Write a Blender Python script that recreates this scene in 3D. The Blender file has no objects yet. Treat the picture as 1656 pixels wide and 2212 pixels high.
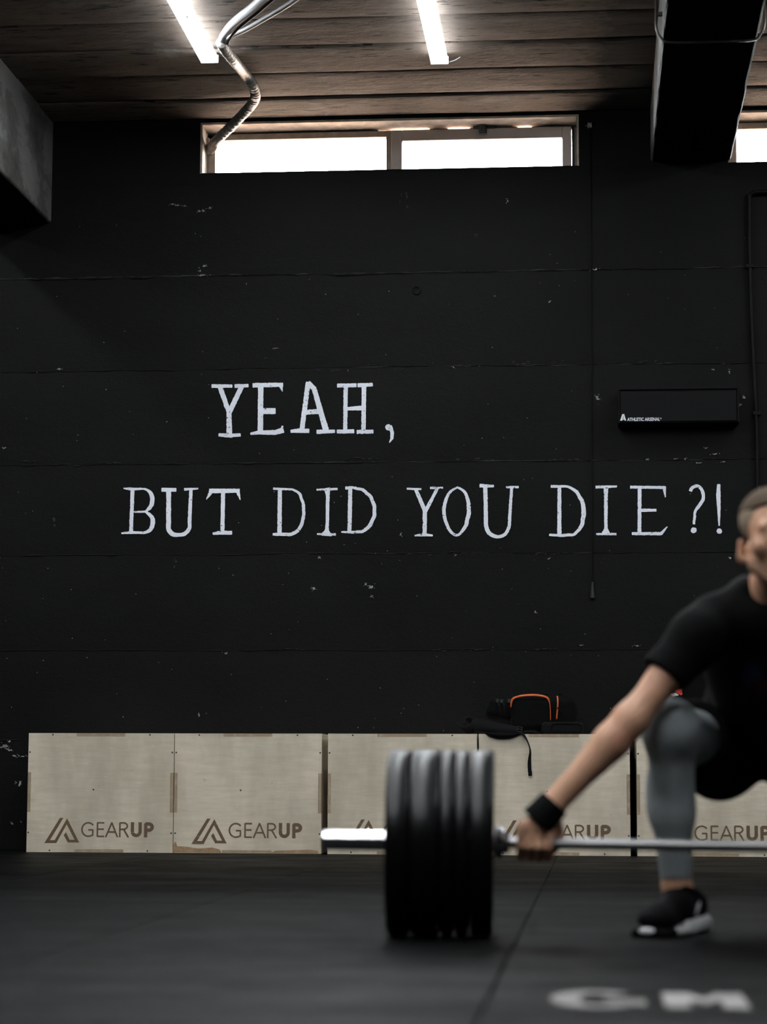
import bpy, bmesh, math, random
import numpy as np
from mathutils import Vector, Matrix, noise
from mathutils.geometry import tessellate_polygon

random.seed(7)
S = bpy.context.scene
COL = S.collection

# ------------------------------------------------------------------ camera, sky, exposure
W, H = 1656, 2212
F_PX = 4944.0
YAW, PITCH, ROLL = 0.0917, 0.1165, 0.0038
CAM = Vector((0.0, -12.229, 0.377))
_cy, _sy = math.cos(YAW), math.sin(YAW)
FW = Vector((-_sy * math.cos(PITCH), _cy * math.cos(PITCH), math.sin(PITCH)))
_r0 = Vector((_cy, _sy, 0)); _u0 = _r0.cross(FW)
RT = _r0 * math.cos(ROLL) + _u0 * math.sin(ROLL)
UP = _u0 * math.cos(ROLL) - _r0 * math.sin(ROLL)
cam_data = bpy.data.cameras.new('camera')
cam = bpy.data.objects.new('camera', cam_data); COL.objects.link(cam)
cam.matrix_world = Matrix(((RT.x, UP.x, -FW.x, CAM.x), (RT.y, UP.y, -FW.y, CAM.y), (RT.z, UP.z, -FW.z, CAM.z), (0, 0, 0, 1)))
cam_data.sensor_fit = 'VERTICAL'; cam_data.sensor_height = 36.0
cam_data.lens = F_PX / H * 36.0
cam_data.clip_start = 0.1; cam_data.clip_end = 200
cam_data.dof.use_dof = True
cam_data.dof.focus_distance = 12.1
cam_data.dof.aperture_fstop = 2.6
S.camera = cam

world = bpy.data.worlds.new('overcast_sky'); S.world = world
world.use_nodes = True
_bg = world.node_tree.nodes['Background']
_bg.inputs[0].default_value = (0.93, 0.95, 1.0, 1)
_bg.inputs[1].default_value = 14.0

S.view_settings.view_transform = 'Standard'
S.view_settings.look = 'None'
S.view_settings.gamma = 1.0
S.view_settings.use_curve_mapping = False
S.view_settings.exposure = 2.12
LAMP_STRENGTH = 16.5
SIDE_STRENGTH = 4.5
S.cycles.max_bounces = 8
S.cycles.sample_clamp_indirect = 4.0


def ray(x, y):
    return FW + RT * ((x - W / 2) / F_PX) - UP * ((y - H / 2) / F_PX)


def at(x, y, Y):                       # the point of the vertical plane Y that the photograph shows at x, y
    d = ray(x, y); return CAM + d * ((Y - CAM.y) / d.y)


def atz(x, y, z):                      # the same for a horizontal plane
    d = ray(x, y); return CAM + d * ((z - CAM.z) / d.z)


# ------------------------------------------------------------------ materials
def new_mat(name):
    m = bpy.data.materials.new(name); m.use_nodes = True
    nt = m.node_tree
    return m, nt, nt.nodes['Principled BSDF']


def nd(nt, t, **kw):
    n = nt.nodes.new(t)
    for k, v in kw.items(): setattr(n, k, v)
    return n


def ramp(nt, src, stops):
    r = nd(nt, 'ShaderNodeValToRGB')
    while len(r.color_ramp.elements) < len(stops): r.color_ramp.elements.new(0.5)
    for e, (p, c) in zip(r.color_ramp.elements, stops):
        e.position = p; e.color = (c, c, c, 1) if isinstance(c, (int, float)) else (*c, 1)
    nt.links.new(src, r.inputs[0]); return r.outputs[0]


def noise_tex(nt, scale, detail=4, rough=0.55, stretch=(1, 1, 1), world_pos=True, offset=(0, 0, 0)):
    if world_pos: src = nd(nt, 'ShaderNodeNewGeometry').outputs['Position']
    else: src = nd(nt, 'ShaderNodeTexCoord').outputs['Object']
    mp = nd(nt, 'ShaderNodeMapping'); mp.inputs['Scale'].default_value = stretch; mp.inputs['Location'].default_value = offset
    nt.links.new(src, mp.inputs[0])
    n = nd(nt, 'ShaderNodeTexNoise'); n.inputs['Scale'].default_value = scale
    n.inputs['Detail'].default_value = detail; n.inputs['Roughness'].default_value = rough
    nt.links.new(mp.outputs[0], n.inputs['Vector']); return n.outputs['Fac']


def mixc(nt, fac, a, b):
    m = nd(nt, 'ShaderNodeMix', data_type='RGBA')
    if hasattr(fac, 'links'): nt.links.new(fac, m.inputs[0])
    else: m.inputs[0].default_value = fac
    for i, c in ((6, a), (7, b)):
        if hasattr(c, 'links'): nt.links.new(c, m.inputs[i])
        else: m.inputs[i].default_value = (*c, 1)
    return m.outputs[2]


def bump(nt, bs, src, strength=0.3, dist=0.01, prev=None):
    b = nd(nt, 'ShaderNodeBump'); b.inputs['Strength'].default_value = strength; b.inputs['Distance'].default_value = dist
    nt.links.new(src, b.inputs['Height'])
    if prev is not None: nt.links.new(prev, b.inputs['Normal'])
    nt.links.new(b.outputs[0], bs.inputs['Normal']); return b.outputs[0]


def plain(name, col, rough=0.5, metal=0.0, spec=0.5, bump_scale=0, bump_str=0.2, bump_dist=0.002, var=0.0, var_scale=6):
    m, nt, bs = new_mat(name)
    bs.inputs['Base Color'].default_value = (*col, 1); bs.inputs['Roughness'].default_value = rough
    bs.inputs['Metallic'].default_value = metal; bs.inputs['Specular IOR Level'].default_value = spec
    if var:
        f = noise_tex(nt, var_scale, 5)
        c = mixc(nt, ramp(nt, f, [(0.3, 0), (0.7, 1)]), [v * (1 - var) for v in col], [min(1, v * (1 + var)) for v in col])
        nt.links.new(c, bs.inputs['Base Color'])
    if bump_scale: bump(nt, bs, noise_tex(nt, bump_scale, 4), bump_str, bump_dist)
    return m


def mat_black_wall():
    m, nt, bs = new_mat('black_wall_paint')
    big = noise_tex(nt, 1.1, 5, 0.6, (1, 1, 1.6))
    c = mixc(nt, ramp(nt, big, [(0.3, 0), (0.75, 1)]), (0.0044, 0.0045, 0.0043), (0.0078, 0.0079, 0.0076))
    # tiny pits and specks where the paint has come off
    sp = noise_tex(nt, 46, 3, 0.6, (1, 1, 1)); area = noise_tex(nt, 3.1, 3, 0.6, (1, 1, 1), offset=(4, 1, 2))
    mul = nd(nt, 'ShaderNodeMath', operation='MULTIPLY')
    nt.links.new(ramp(nt, sp, [(0.765, 0), (0.79, 1)]), mul.inputs[0]); nt.links.new(ramp(nt, area, [(0.52, 0), (0.62, 1)]), mul.inputs[1])
    c = mixc(nt, mul.outputs[0], c, (0.22, 0.22, 0.2))
    sc = noise_tex(nt, 9, 6, 0.7, (0.45, 1, 2.6), offset=(2, 0, 9))
    c = mixc(nt, ramp(nt, sc, [(0.63, 0), (0.72, 0.5)]), c, (0.0085, 0.0098, 0.0098))
    nt.links.new(c, bs.inputs['Base Color'])
    bs.inputs['Roughness'].default_value = 0.6; bs.inputs['Specular IOR Level'].default_value = 0.09
    b1 = bump(nt, bs, noise_tex(nt, 6, 6, 0.65, (0.8, 1, 1.1)), 0.28, 0.02)
    bump(nt, bs, noise_tex(nt, 70, 4, 0.6), 0.35, 0.004, b1)
    return m


def mat_ceiling(black_from=None):
    m, nt, bs = new_mat('board_marked_concrete')
    st = noise_tex(nt, 4.5, 7, 0.62, (0.5, 1.2, 1))
    c = mixc(nt, ramp(nt, st, [(0.28, 0), (0.5, 0.45), (0.75, 1)]), (0.062, 0.048, 0.039), (0.165, 0.128, 0.102))
    pit = noise_tex(nt, 15, 4, 0.65, (0.45, 2.2, 1))
    c = mixc(nt, ramp(nt, pit, [(0.59, 0), (0.63, 1)]), c, (0.018, 0.016, 0.014))
    pal = noise_tex(nt, 2.2, 6, 0.7, offset=(5, 5, 5))
    c = mixc(nt, ramp(nt, pal, [(0.6, 0), (0.75, 0.5)]), c, (0.27, 0.245, 0.21))
    # black overspray on the ceiling beside the right-hand beam
    geo = nd(nt, 'ShaderNodeNewGeometry'); sx = nd(nt, 'ShaderNodeSeparateXYZ'); nt.links.new(geo.outputs['Position'], sx.inputs[0])
    nz = noise_tex(nt, 6, 6, 0.7)
    ad = nd(nt, 'ShaderNodeMath', operation='MULTIPLY_ADD'); nt.links.new(nz, ad.inputs[0]); ad.inputs[1].default_value = 0.35
    nt.links.new(sx.outputs[0], ad.inputs[2])
    bl = ramp(nt, ad.outputs[0], [(0.0, 0), (1.0, 1)])
    mr = nd(nt, 'ShaderNodeMapRange'); mr.inputs[1].default_value = 0.16; mr.inputs[2].default_value = 0.27; nt.links.new(ad.outputs[0], mr.inputs[0])
    mr2 = nd(nt, 'ShaderNodeMapRange'); mr2.inputs[1].default_value = 0.80; mr2.inputs[2].default_value = 0.78; nt.links.new(sx.outputs[0], mr2.inputs[0])
    mu = nd(nt, 'ShaderNodeMath', operation='MULTIPLY'); nt.links.new(mr.outputs[0], mu.inputs[0]); nt.links.new(mr2.outputs[0], mu.inputs[1])
    c = mixc(nt, mu.outputs[0], c, (0.02, 0.018, 0.016))
    nt.links.new(c, bs.inputs['Base Color'])
    bs.inputs['Roughness'].default_value = 0.8; bs.inputs['Specular IOR Level'].default_value = 0.25
    b1 = bump(nt, bs, st, 0.8, 0.03)
    bump(nt, bs, noise_tex(nt, 40, 5, 0.65, (0.5, 1.4, 1)), 0.55, 0.008, b1)
    return m


def mat_beam():
    m, nt, bs = new_mat('bare_grey_concrete')
    a = noise_tex(nt, 2.6, 7, 0.65, (1, 0.7, 1.2))
    c = mixc(nt, ramp(nt, a, [(0.3, 0), (0.48, 0.4), (0.52, 0.75), (0.75, 1)]), (0.035, 0.035, 0.031), (0.19, 0.19, 0.178))
    dk = noise_tex(nt, 11, 5, 0.7, (1, 1, 2), offset=(3, 3, 3))
    c = mixc(nt, ramp(nt, dk, [(0.6, 0), (0.72, 0.7)]), c, (0.02, 0.02, 0.018))
    nt.links.new(c, bs.inputs['Base Color']); bs.inputs['Roughness'].default_value = 0.8
    bs.inputs['Specular IOR Level'].default_value = 0.25
    bump(nt, bs, noise_tex(nt, 24, 6, 0.7), 0.5, 0.01)
    return m


def mat_rubber_floor():
    m, nt, bs = new_mat('black_rubber_floor')
    a = noise_tex(nt, 1.3, 5, 0.58, (0.55, 1.35, 1))
    c = mixc(nt, ramp(nt, a, [(0.36, 0), (0.64, 1)]), (0.0004, 0.0005, 0.0005), (0.0044, 0.0052, 0.0051))
    # lighter soft-edged areas around the lifting spot
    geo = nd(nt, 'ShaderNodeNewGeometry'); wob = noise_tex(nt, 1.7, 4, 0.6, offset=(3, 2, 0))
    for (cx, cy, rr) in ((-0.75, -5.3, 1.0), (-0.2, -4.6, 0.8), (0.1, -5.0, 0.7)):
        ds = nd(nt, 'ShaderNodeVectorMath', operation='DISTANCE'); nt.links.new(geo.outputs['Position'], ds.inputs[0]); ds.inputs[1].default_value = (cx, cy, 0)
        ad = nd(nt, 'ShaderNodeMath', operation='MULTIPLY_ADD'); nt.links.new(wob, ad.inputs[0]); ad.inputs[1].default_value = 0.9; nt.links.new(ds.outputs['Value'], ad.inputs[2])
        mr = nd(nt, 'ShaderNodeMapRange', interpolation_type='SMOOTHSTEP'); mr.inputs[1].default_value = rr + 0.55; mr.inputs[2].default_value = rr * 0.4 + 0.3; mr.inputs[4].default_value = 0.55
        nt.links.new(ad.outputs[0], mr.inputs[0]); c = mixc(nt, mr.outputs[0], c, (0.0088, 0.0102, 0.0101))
    fl = noise_tex(nt, 230, 1, 0.4)
    c = mixc(nt, ramp(nt, fl, [(0.74, 0), (0.77, 1)]), c, (0.035, 0.037, 0.037))
    nt.links.new(c, bs.inputs['Base Color'])
    r = ramp(nt, noise_tex(nt, 2.1, 5, 0.65, (1, 1.5, 1), offset=(7, 1, 0)), [(0.3, 0.62), (0.7, 0.42)])
    nt.links.new(r, bs.inputs['Roughness']); bs.inputs['Specular IOR Level'].default_value = 0.035
    bump(nt, bs, noise_tex(nt, 160, 3, 0.6), 0.35, 0.003)
    return m


def mat_ply():
    m, nt, bs = new_mat('birch_plywood')
    g = noise_tex(nt, 9, 8, 0.68, (0.8, 1, 6))
    c = mixc(nt, ramp(nt, g, [(0.25, 0), (0.7, 1)]), (0.58, 0.505, 0.385), (0.73, 0.65, 0.52))
    cl = noise_tex(nt, 3.0, 4, 0.55, (1.7, 1, 0.7), offset=(1, 5, 3))
    c = mixc(nt, ramp(nt, cl, [(0.33, 0.6), (0.62, 0)]), c, (0.36, 0.32, 0.235))
    sc = noise_tex(nt, 11, 7, 0.75, (0.7, 1, 1.3), offset=(9, 2, 4))
    c = mixc(nt, ramp(nt, sc, [(0.655, 0), (0.72, 0.8)]), c, (0.14, 0.125, 0.095))
    lt = noise_tex(nt, 21, 5, 0.7, (0.25, 1, 3), offset=(2, 8, 1))
    c = mixc(nt, ramp(nt, lt, [(0.64, 0), (0.7, 0.45)]), c, (0.78, 0.72, 0.61))
    nt.links.new(c, bs.inputs['Base Color']); bs.inputs['Roughness'].default_value = 0.58
    bs.inputs['Specular IOR Level'].default_value = 0.3
    bump(nt, bs, g, 0.15, 0.003)
    return m


def mat_ply_edge(axis):
    m, nt, bs = new_mat('plywood_end_grain')
    tc = nd(nt, 'ShaderNodeTexCoord'); sp = nd(nt, 'ShaderNodeSeparateXYZ'); nt.links.new(tc.outputs['Object'], sp.inputs[0])
    mu = nd(nt, 'ShaderNodeMath', operation='MULTIPLY'); nt.links.new(sp.outputs[axis], mu.inputs[0]); mu.inputs[1].default_value = 215.0
    fr = nd(nt, 'ShaderNodeMath', operation='FRACT'); nt.links.new(mu.outputs[0], fr.inputs[0])
    n = noise_tex(nt, 30, 3)
    c = mixc(nt, ramp(nt, fr.outputs[0], [(0.3, 0), (0.45, 1), (0.8, 1), (0.95, 0)]), (0.50, 0.40, 0.27), (0.19, 0.125, 0.075))
    c = mixc(nt, ramp(nt, n, [(0.5, 0), (0.7, 0.4)]), c, (0.55, 0.46, 0.33))
    nt.links.new(c, bs.inputs['Base Color']); bs.inputs['Roughness'].default_value = 0.7
    return m


def mat_brown_print():
    m, nt, bs = new_mat('brown_stencil_ink')
    n = noise_tex(nt, 26, 5, 0.7, (0.5, 1, 3.5))
    c = mixc(nt, ramp(nt, n, [(0.6, 0), (0.7, 0.8)]), (0.135, 0.086, 0.045), (0.42, 0.33, 0.22))
    nt.links.new(c, bs.inputs['Base Color']); bs.inputs['Roughness'].default_value = 0.65
    return m


def mat_white_paint():
    m, nt, bs = new_mat('chalky_white_paint')
    n = noise_tex(nt, 85, 3, 0.6); b = noise_tex(nt, 9, 3)
    mu = nd(nt, 'ShaderNodeMath', operation='MULTIPLY_ADD'); nt.links.new(b, mu.inputs[0]); mu.inputs[1].default_value = 0.22; nt.links.new(n, mu.inputs[2])
    c = mixc(nt, ramp(nt, mu.outputs[0], [(0.765, 0), (0.79, 1)]), (0.80, 0.83, 0.90), (0.012, 0.012, 0.012))
    nt.links.new(c, bs.inputs['Base Color']); bs.inputs['Roughness'].default_value = 0.7
    bump(nt, bs, noise_tex(nt, 60, 4), 0.3, 0.003)
    return m


def mat_foil():
    m, nt, bs = new_mat('silver_wrapping_tape')
    n = noise_tex(nt, 30, 4, 0.7)
    c = mixc(nt, ramp(nt, n, [(0.35, 0), (0.65, 1)]), (0.22, 0.21, 0.2), (0.5, 0.49, 0.47))
    nt.links.new(c, bs.inputs['Base Color']); bs.inputs['Roughness'].default_value = 0.42; bs.inputs['Metallic'].default_value = 0.35
    bump(nt, bs, noise_tex(nt, 60, 4, 0.7), 0.7, 0.006)
    return m


def mat_glass():
    m = bpy.data.materials.new('window_glass'); m.use_nodes = True; nt = m.node_tree; nt.nodes.clear()
    out = nd(nt, 'ShaderNodeOutputMaterial'); mx = nd(nt, 'ShaderNodeMixShader'); fr = nd(nt, 'ShaderNodeFresnel')
    tr = nd(nt, 'ShaderNodeBsdfTransparent'); gl = nd(nt, 'ShaderNodeBsdfGlossy'); gl.inputs['Roughness'].default_value = 0.02
    tr.inputs[0].default_value = (0.93, 0.95, 0.94, 1); fr.inputs[0].default_value = 1.45
    nt.links.new(fr.outputs[0], mx.inputs[0]); nt.links.new(tr.outputs[0], mx.inputs[1]); nt.links.new(gl.outputs[0], mx.inputs[2])
    nt.links.new(mx.outputs[0], out.inputs[0]); return m


def mat_emit(name, col, strength):
    m = bpy.data.materials.new(name); m.use_nodes = True; nt = m.node_tree; nt.nodes.clear()
    out = nd(nt, 'ShaderNodeOutputMaterial'); e = nd(nt, 'ShaderNodeEmission')
    e.inputs[0].default_value = (*col, 1); e.inputs[1].default_value = strength
    nt.links.new(e.outputs[0], out.inputs[0]); return m


def mat_skin():
    m, nt, bs = new_mat('skin')
    n = noise_tex(nt, 26, 4)
    c = mixc(nt, n, (0.50, 0.265, 0.165), (0.63, 0.365, 0.24))
    # redder ears, knuckles and nose
    red = noise_tex(nt, 7, 2, offset=(3, 3, 1))
    c = mixc(nt, ramp(nt, red, [(0.5, 0), (0.7, 0.45)]), c, (0.47, 0.18, 0.13))
    geo = nd(nt, 'ShaderNodeNewGeometry'); sp = nd(nt, 'ShaderNodeSeparateXYZ'); nt.links.new(geo.outputs['Position'], sp.inputs[0])
    fac = None
    for ax_, lo_, hi_ in ((2, 0.912, 0.898), (2, 0.846, 0.856), (1, -6.655, -6.675)):
        mr = nd(nt, 'ShaderNodeMapRange'); mr.inputs[1].default_value = lo_; mr.inputs[2].default_value = hi_; nt.links.new(sp.outputs[ax_], mr.inputs[0])
        if fac is None: fac = mr.outputs[0]
        else: ml = nd(nt, 'ShaderNodeMath', operation='MULTIPLY'); nt.links.new(fac, ml.inputs[0]); nt.links.new(mr.outputs[0], ml.inputs[1]); fac = ml.outputs[0]
    ml = nd(nt, 'ShaderNodeMath', operation='MULTIPLY'); nt.links.new(fac, ml.inputs[0]); nt.links.new(ramp(nt, noise_tex(nt, 300, 2), [(0.35, 0.25), (0.6, 0.75)]), ml.inputs[1])
    c = mixc(nt, ml.outputs[0], c, (0.13, 0.085, 0.06))
    nt.links.new(c, bs.inputs['Base Color']); bs.inputs['Roughness'].default_value = 0.5
    bs.inputs['Subsurface Weight'].default_value = 0.12; bs.inputs['Subsurface Radius'].default_value = (0.02, 0.008, 0.004)
    bs.inputs['Specular IOR Level'].default_value = 0.4
    bump(nt, bs, noise_tex(nt, 180, 2), 0.12, 0.001)
    return m


def mat_shirt():
    m, nt, bs = new_mat('black_cotton_shirt')
    n = noise_tex(nt, 120, 3)
    c = mixc(nt, n, (0.0012, 0.0013, 0.0013), (0.0026, 0.0028, 0.0028))
    geo = nd(nt, 'ShaderNodeNewGeometry'); sp = nd(nt, 'ShaderNodeSeparateXYZ'); nt.links.new(geo.outputs['Position'], sp.inputs[0])
    ny = nd(nt, 'ShaderNodeMath', operation='LESS_THAN'); nt.links.new(sp.outputs[1], ny.inputs[0]); ny.inputs[1].default_value = -6.3
    for (px, pz, rr, col) in ((0.389, 0.637, 0.026, (0.003, 0.010, 0.021)), (0.415, 0.612, 0.020, (0.020, 0.003, 0.003))):
        cb_ = nd(nt, 'ShaderNodeCombineXYZ'); nt.links.new(sp.outputs[0], cb_.inputs[0]); nt.links.new(sp.outputs[2], cb_.inputs[2])
        ds = nd(nt, 'ShaderNodeVectorMath', operation='DISTANCE'); nt.links.new(cb_.outputs[0], ds.inputs[0]); ds.inputs[1].default_value = (px, 0, pz)
        lt = nd(nt, 'ShaderNodeMath', operation='LESS_THAN'); nt.links.new(ds.outputs['Value'], lt.inputs[0]); lt.inputs[1].default_value = rr
        ml = nd(nt, 'ShaderNodeMath', operation='MULTIPLY'); nt.links.new(lt.outputs[0], ml.inputs[0]); nt.links.new(ny.outputs[0], ml.inputs[1])
        c = mixc(nt, ml.outputs[0], c, col)
    nt.links.new(c, bs.inputs['Base Color']); bs.inputs['Roughness'].default_value = 0.85
    bs.inputs['Sheen Weight'].default_value = 0.02; bs.inputs['Specular IOR Level'].default_value = 0.08
    bump(nt, bs, noise_tex(nt, 9, 4), 0.4, 0.02)
    return m


def mat_fabric(name, col, scale=300, sheen=0.1, fold=10, fold_s=0.35):
    m, nt, bs = new_mat(name)
    n = noise_tex(nt, scale, 2)
    c = mixc(nt, n, [v * 0.75 for v in col], [v * 1.2 for v in col])
    nt.links.new(c, bs.inputs['Base Color']); bs.inputs['Roughness'].default_value = 0.8
    bs.inputs['Sheen Weight'].default_value = sheen; bs.inputs['Specular IOR Level'].default_value = 0.08
    b = bump(nt, bs, noise_tex(nt, fold, 4), fold_s, 0.012)
    bump(nt, bs, n, 0.3, 0.001, b)
    return m


M = dict(
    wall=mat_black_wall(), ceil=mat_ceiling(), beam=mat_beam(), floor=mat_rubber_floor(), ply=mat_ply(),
    edge_x=mat_ply_edge(0), edge_z=mat_ply_edge(2), ink=mat_brown_print(), paint=mat_white_paint(), foil=mat_foil(),
    glass=mat_glass(), skin=mat_skin(), shirt=mat_shirt(),
    black_beam=plain('black_concrete', (0.004, 0.0038, 0.0036), 0.8, spec=0.06, bump_scale=30, bump_str=0.5, bump_dist=0.01),  # near-black underside of both beams, their sides stay grey
    dark_room=plain('dark_room_paint', (0.02, 0.02, 0.02), 0.8, spec=0.2),
    reveal=plain('stained_white_plaster', (0.55, 0.46, 0.38), 0.8, bump_scale=30, bump_str=0.4, var=0.3, var_scale=14),
    frame_old=plain('dusty_beige_frame', (0.33, 0.27, 0.22), 0.6, var=0.25, var_scale=18),
    frame_pvc=plain('greyed_white_frame', (0.52, 0.47, 0.44), 0.45, var=0.08, var_scale=8),
    latch=plain('dark_grey_latch', (0.07, 0.062, 0.06), 0.45),
    gasket=plain('dark_seal', (0.03, 0.028, 0.026), 0.6),
    chip=plain('bare_plaster_chip', (0.36, 0.36, 0.33), 0.85, var=0.5, var_scale=30),
    dimchip=plain('scraped_paint_ridge', (0.02, 0.021, 0.0198), 0.75, var=0.6, var_scale=16),
    screw=plain('dark_screw', (0.02, 0.018, 0.016), 0.5),
    veneer=plain('torn_orange_veneer', (0.34, 0.22, 0.12), 0.75, var=0.3, var_scale=30),
    steel=plain('polished_chrome', (0.72, 0.73, 0.76), 0.2, metal=1.0),
    knurl=plain('satin_steel_shaft', (0.5, 0.5, 0.5), 0.34, metal=1.0, bump_scale=900, bump_str=0.5, bump_dist=0.0006),
    rubber=plain('black_bumper_rubber', (0.003, 0.0032, 0.0034), 0.30, spec=0.27, bump_scale=120, bump_str=0.15, bump_dist=0.001),
    hub=plain('steel_hub', (0.4, 0.4, 0.4), 0.4, metal=1.0),
    lampbody=plain('white_enamel', (0.8, 0.8, 0.8), 0.4),
    tube=mat_emit('lit_diffuser', (0.93, 0.97, 1.0), LAMP_STRENGTH),
    side_lens=mat_emit('lit_side_lens', (0.9, 0.96, 1.0), SIDE_STRENGTH),
    pipe_white=plain('white_plastic_hose', (0.62, 0.63, 0.65), 0.35),
    galv=plain('galvanised_conduit', (0.10, 0.098, 0.095), 0.3, metal=0.9),
    satin_black=plain('satin_black_metal', (0.0038, 0.0038, 0.004), 0.5, spec=0.1),
    black_rail=plain('black_painted_pipe', (0.004, 0.004, 0.0042), 0.55, spec=0.12),
    grey_plastic=plain('dark_grey_plastic', (0.03, 0.032, 0.031), 0.45, spec=0.2),
    white_print=plain('white_print', (0.72, 0.74, 0.76), 0.6),
    nylon=mat_fabric('black_nylon', (0.0026, 0.0026, 0.0028), 260, 0.01, 14, 0.5),
    webbing=mat_fabric('black_webbing', (0.006, 0.006, 0.0065), 300, 0.01, 14, 0.3),
    orange=plain('orange_zip_tape', (0.66, 0.125, 0.03), 0.6, bump_scale=90, bump_str=0.5),
    red=plain('red_embroidery', (0.62, 0.05, 0.025), 0.7),
    offwhite=plain('white_embroidery', (0.72, 0.74, 0.74), 0.7),
    leggings=mat_fabric('grey_leggings_knit', (0.265, 0.29, 0.297), 320, 0.04, 12, 0.35),
    shorts=mat_fabric('black_shorts_fabric', (0.0016, 0.0016, 0.0018), 260, 0.0, 9, 0.5),
    wrap=mat_fabric('black_wrist_fabric', (0.0025, 0.0025, 0.0027), 260, 0.0, 60, 0.3),
    hair=mat_fabric('short_brown_hair', (0.085, 0.060, 0.040), 420, 0.03, 60, 0.5),
    fade=mat_fabric('clipped_hair_fade', (0.29, 0.22, 0.155), 420, 0.02, 60, 0.3),
    shoe=mat_fabric('black_knit_shoe', (0.003, 0.003, 0.0033), 260, 0.01, 30, 0.2),
    sole=plain('white_foam_sole', (0.62, 0.62, 0.63), 0.55, var=0.06),
    sock=plain('grey_sock', (0.3, 0.29, 0.26), 0.8),
    eye=plain('eye_white', (0.6, 0.56, 0.52), 0.25), iris=plain('dark_iris', (0.02, 0.012, 0.008), 0.2),
    lip=plain('lip', (0.34, 0.13, 0.105), 0.45),
    floor_paint=plain('worn_white_floor_paint', (0.19, 0.185, 0.175), 0.7, var=0.6, var_scale=11),
    ground=plain('pale_brown_pavement', (0.45, 0.30, 0.21), 0.9),
)


# ------------------------------------------------------------------ mesh helpers
def link(name, me, mat, parent=None):
    o = bpy.data.objects.new(name, me); COL.objects.link(o)
    if mat is not None and not me.materials: me.materials.append(mat)
    if parent is not None:
        o.parent = parent
        if parent.type == 'EMPTY': o.matrix_parent_inverse = Matrix.Translation(-parent.location)
    return o


def tag(o, label=None, cat=None, group=None, kind=None):
    for k, v in (('label', label), ('category', cat), ('group', group), ('kind', kind)):
        if v: o[k] = v
    return o


def thing(name, label, cat, loc, group=None, kind=None):
    o = bpy.data.objects.new(name, None); COL.objects.link(o)
    o.location = loc; o.empty_display_size = 0.05
    return tag(o, label, cat, group, kind)


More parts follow.
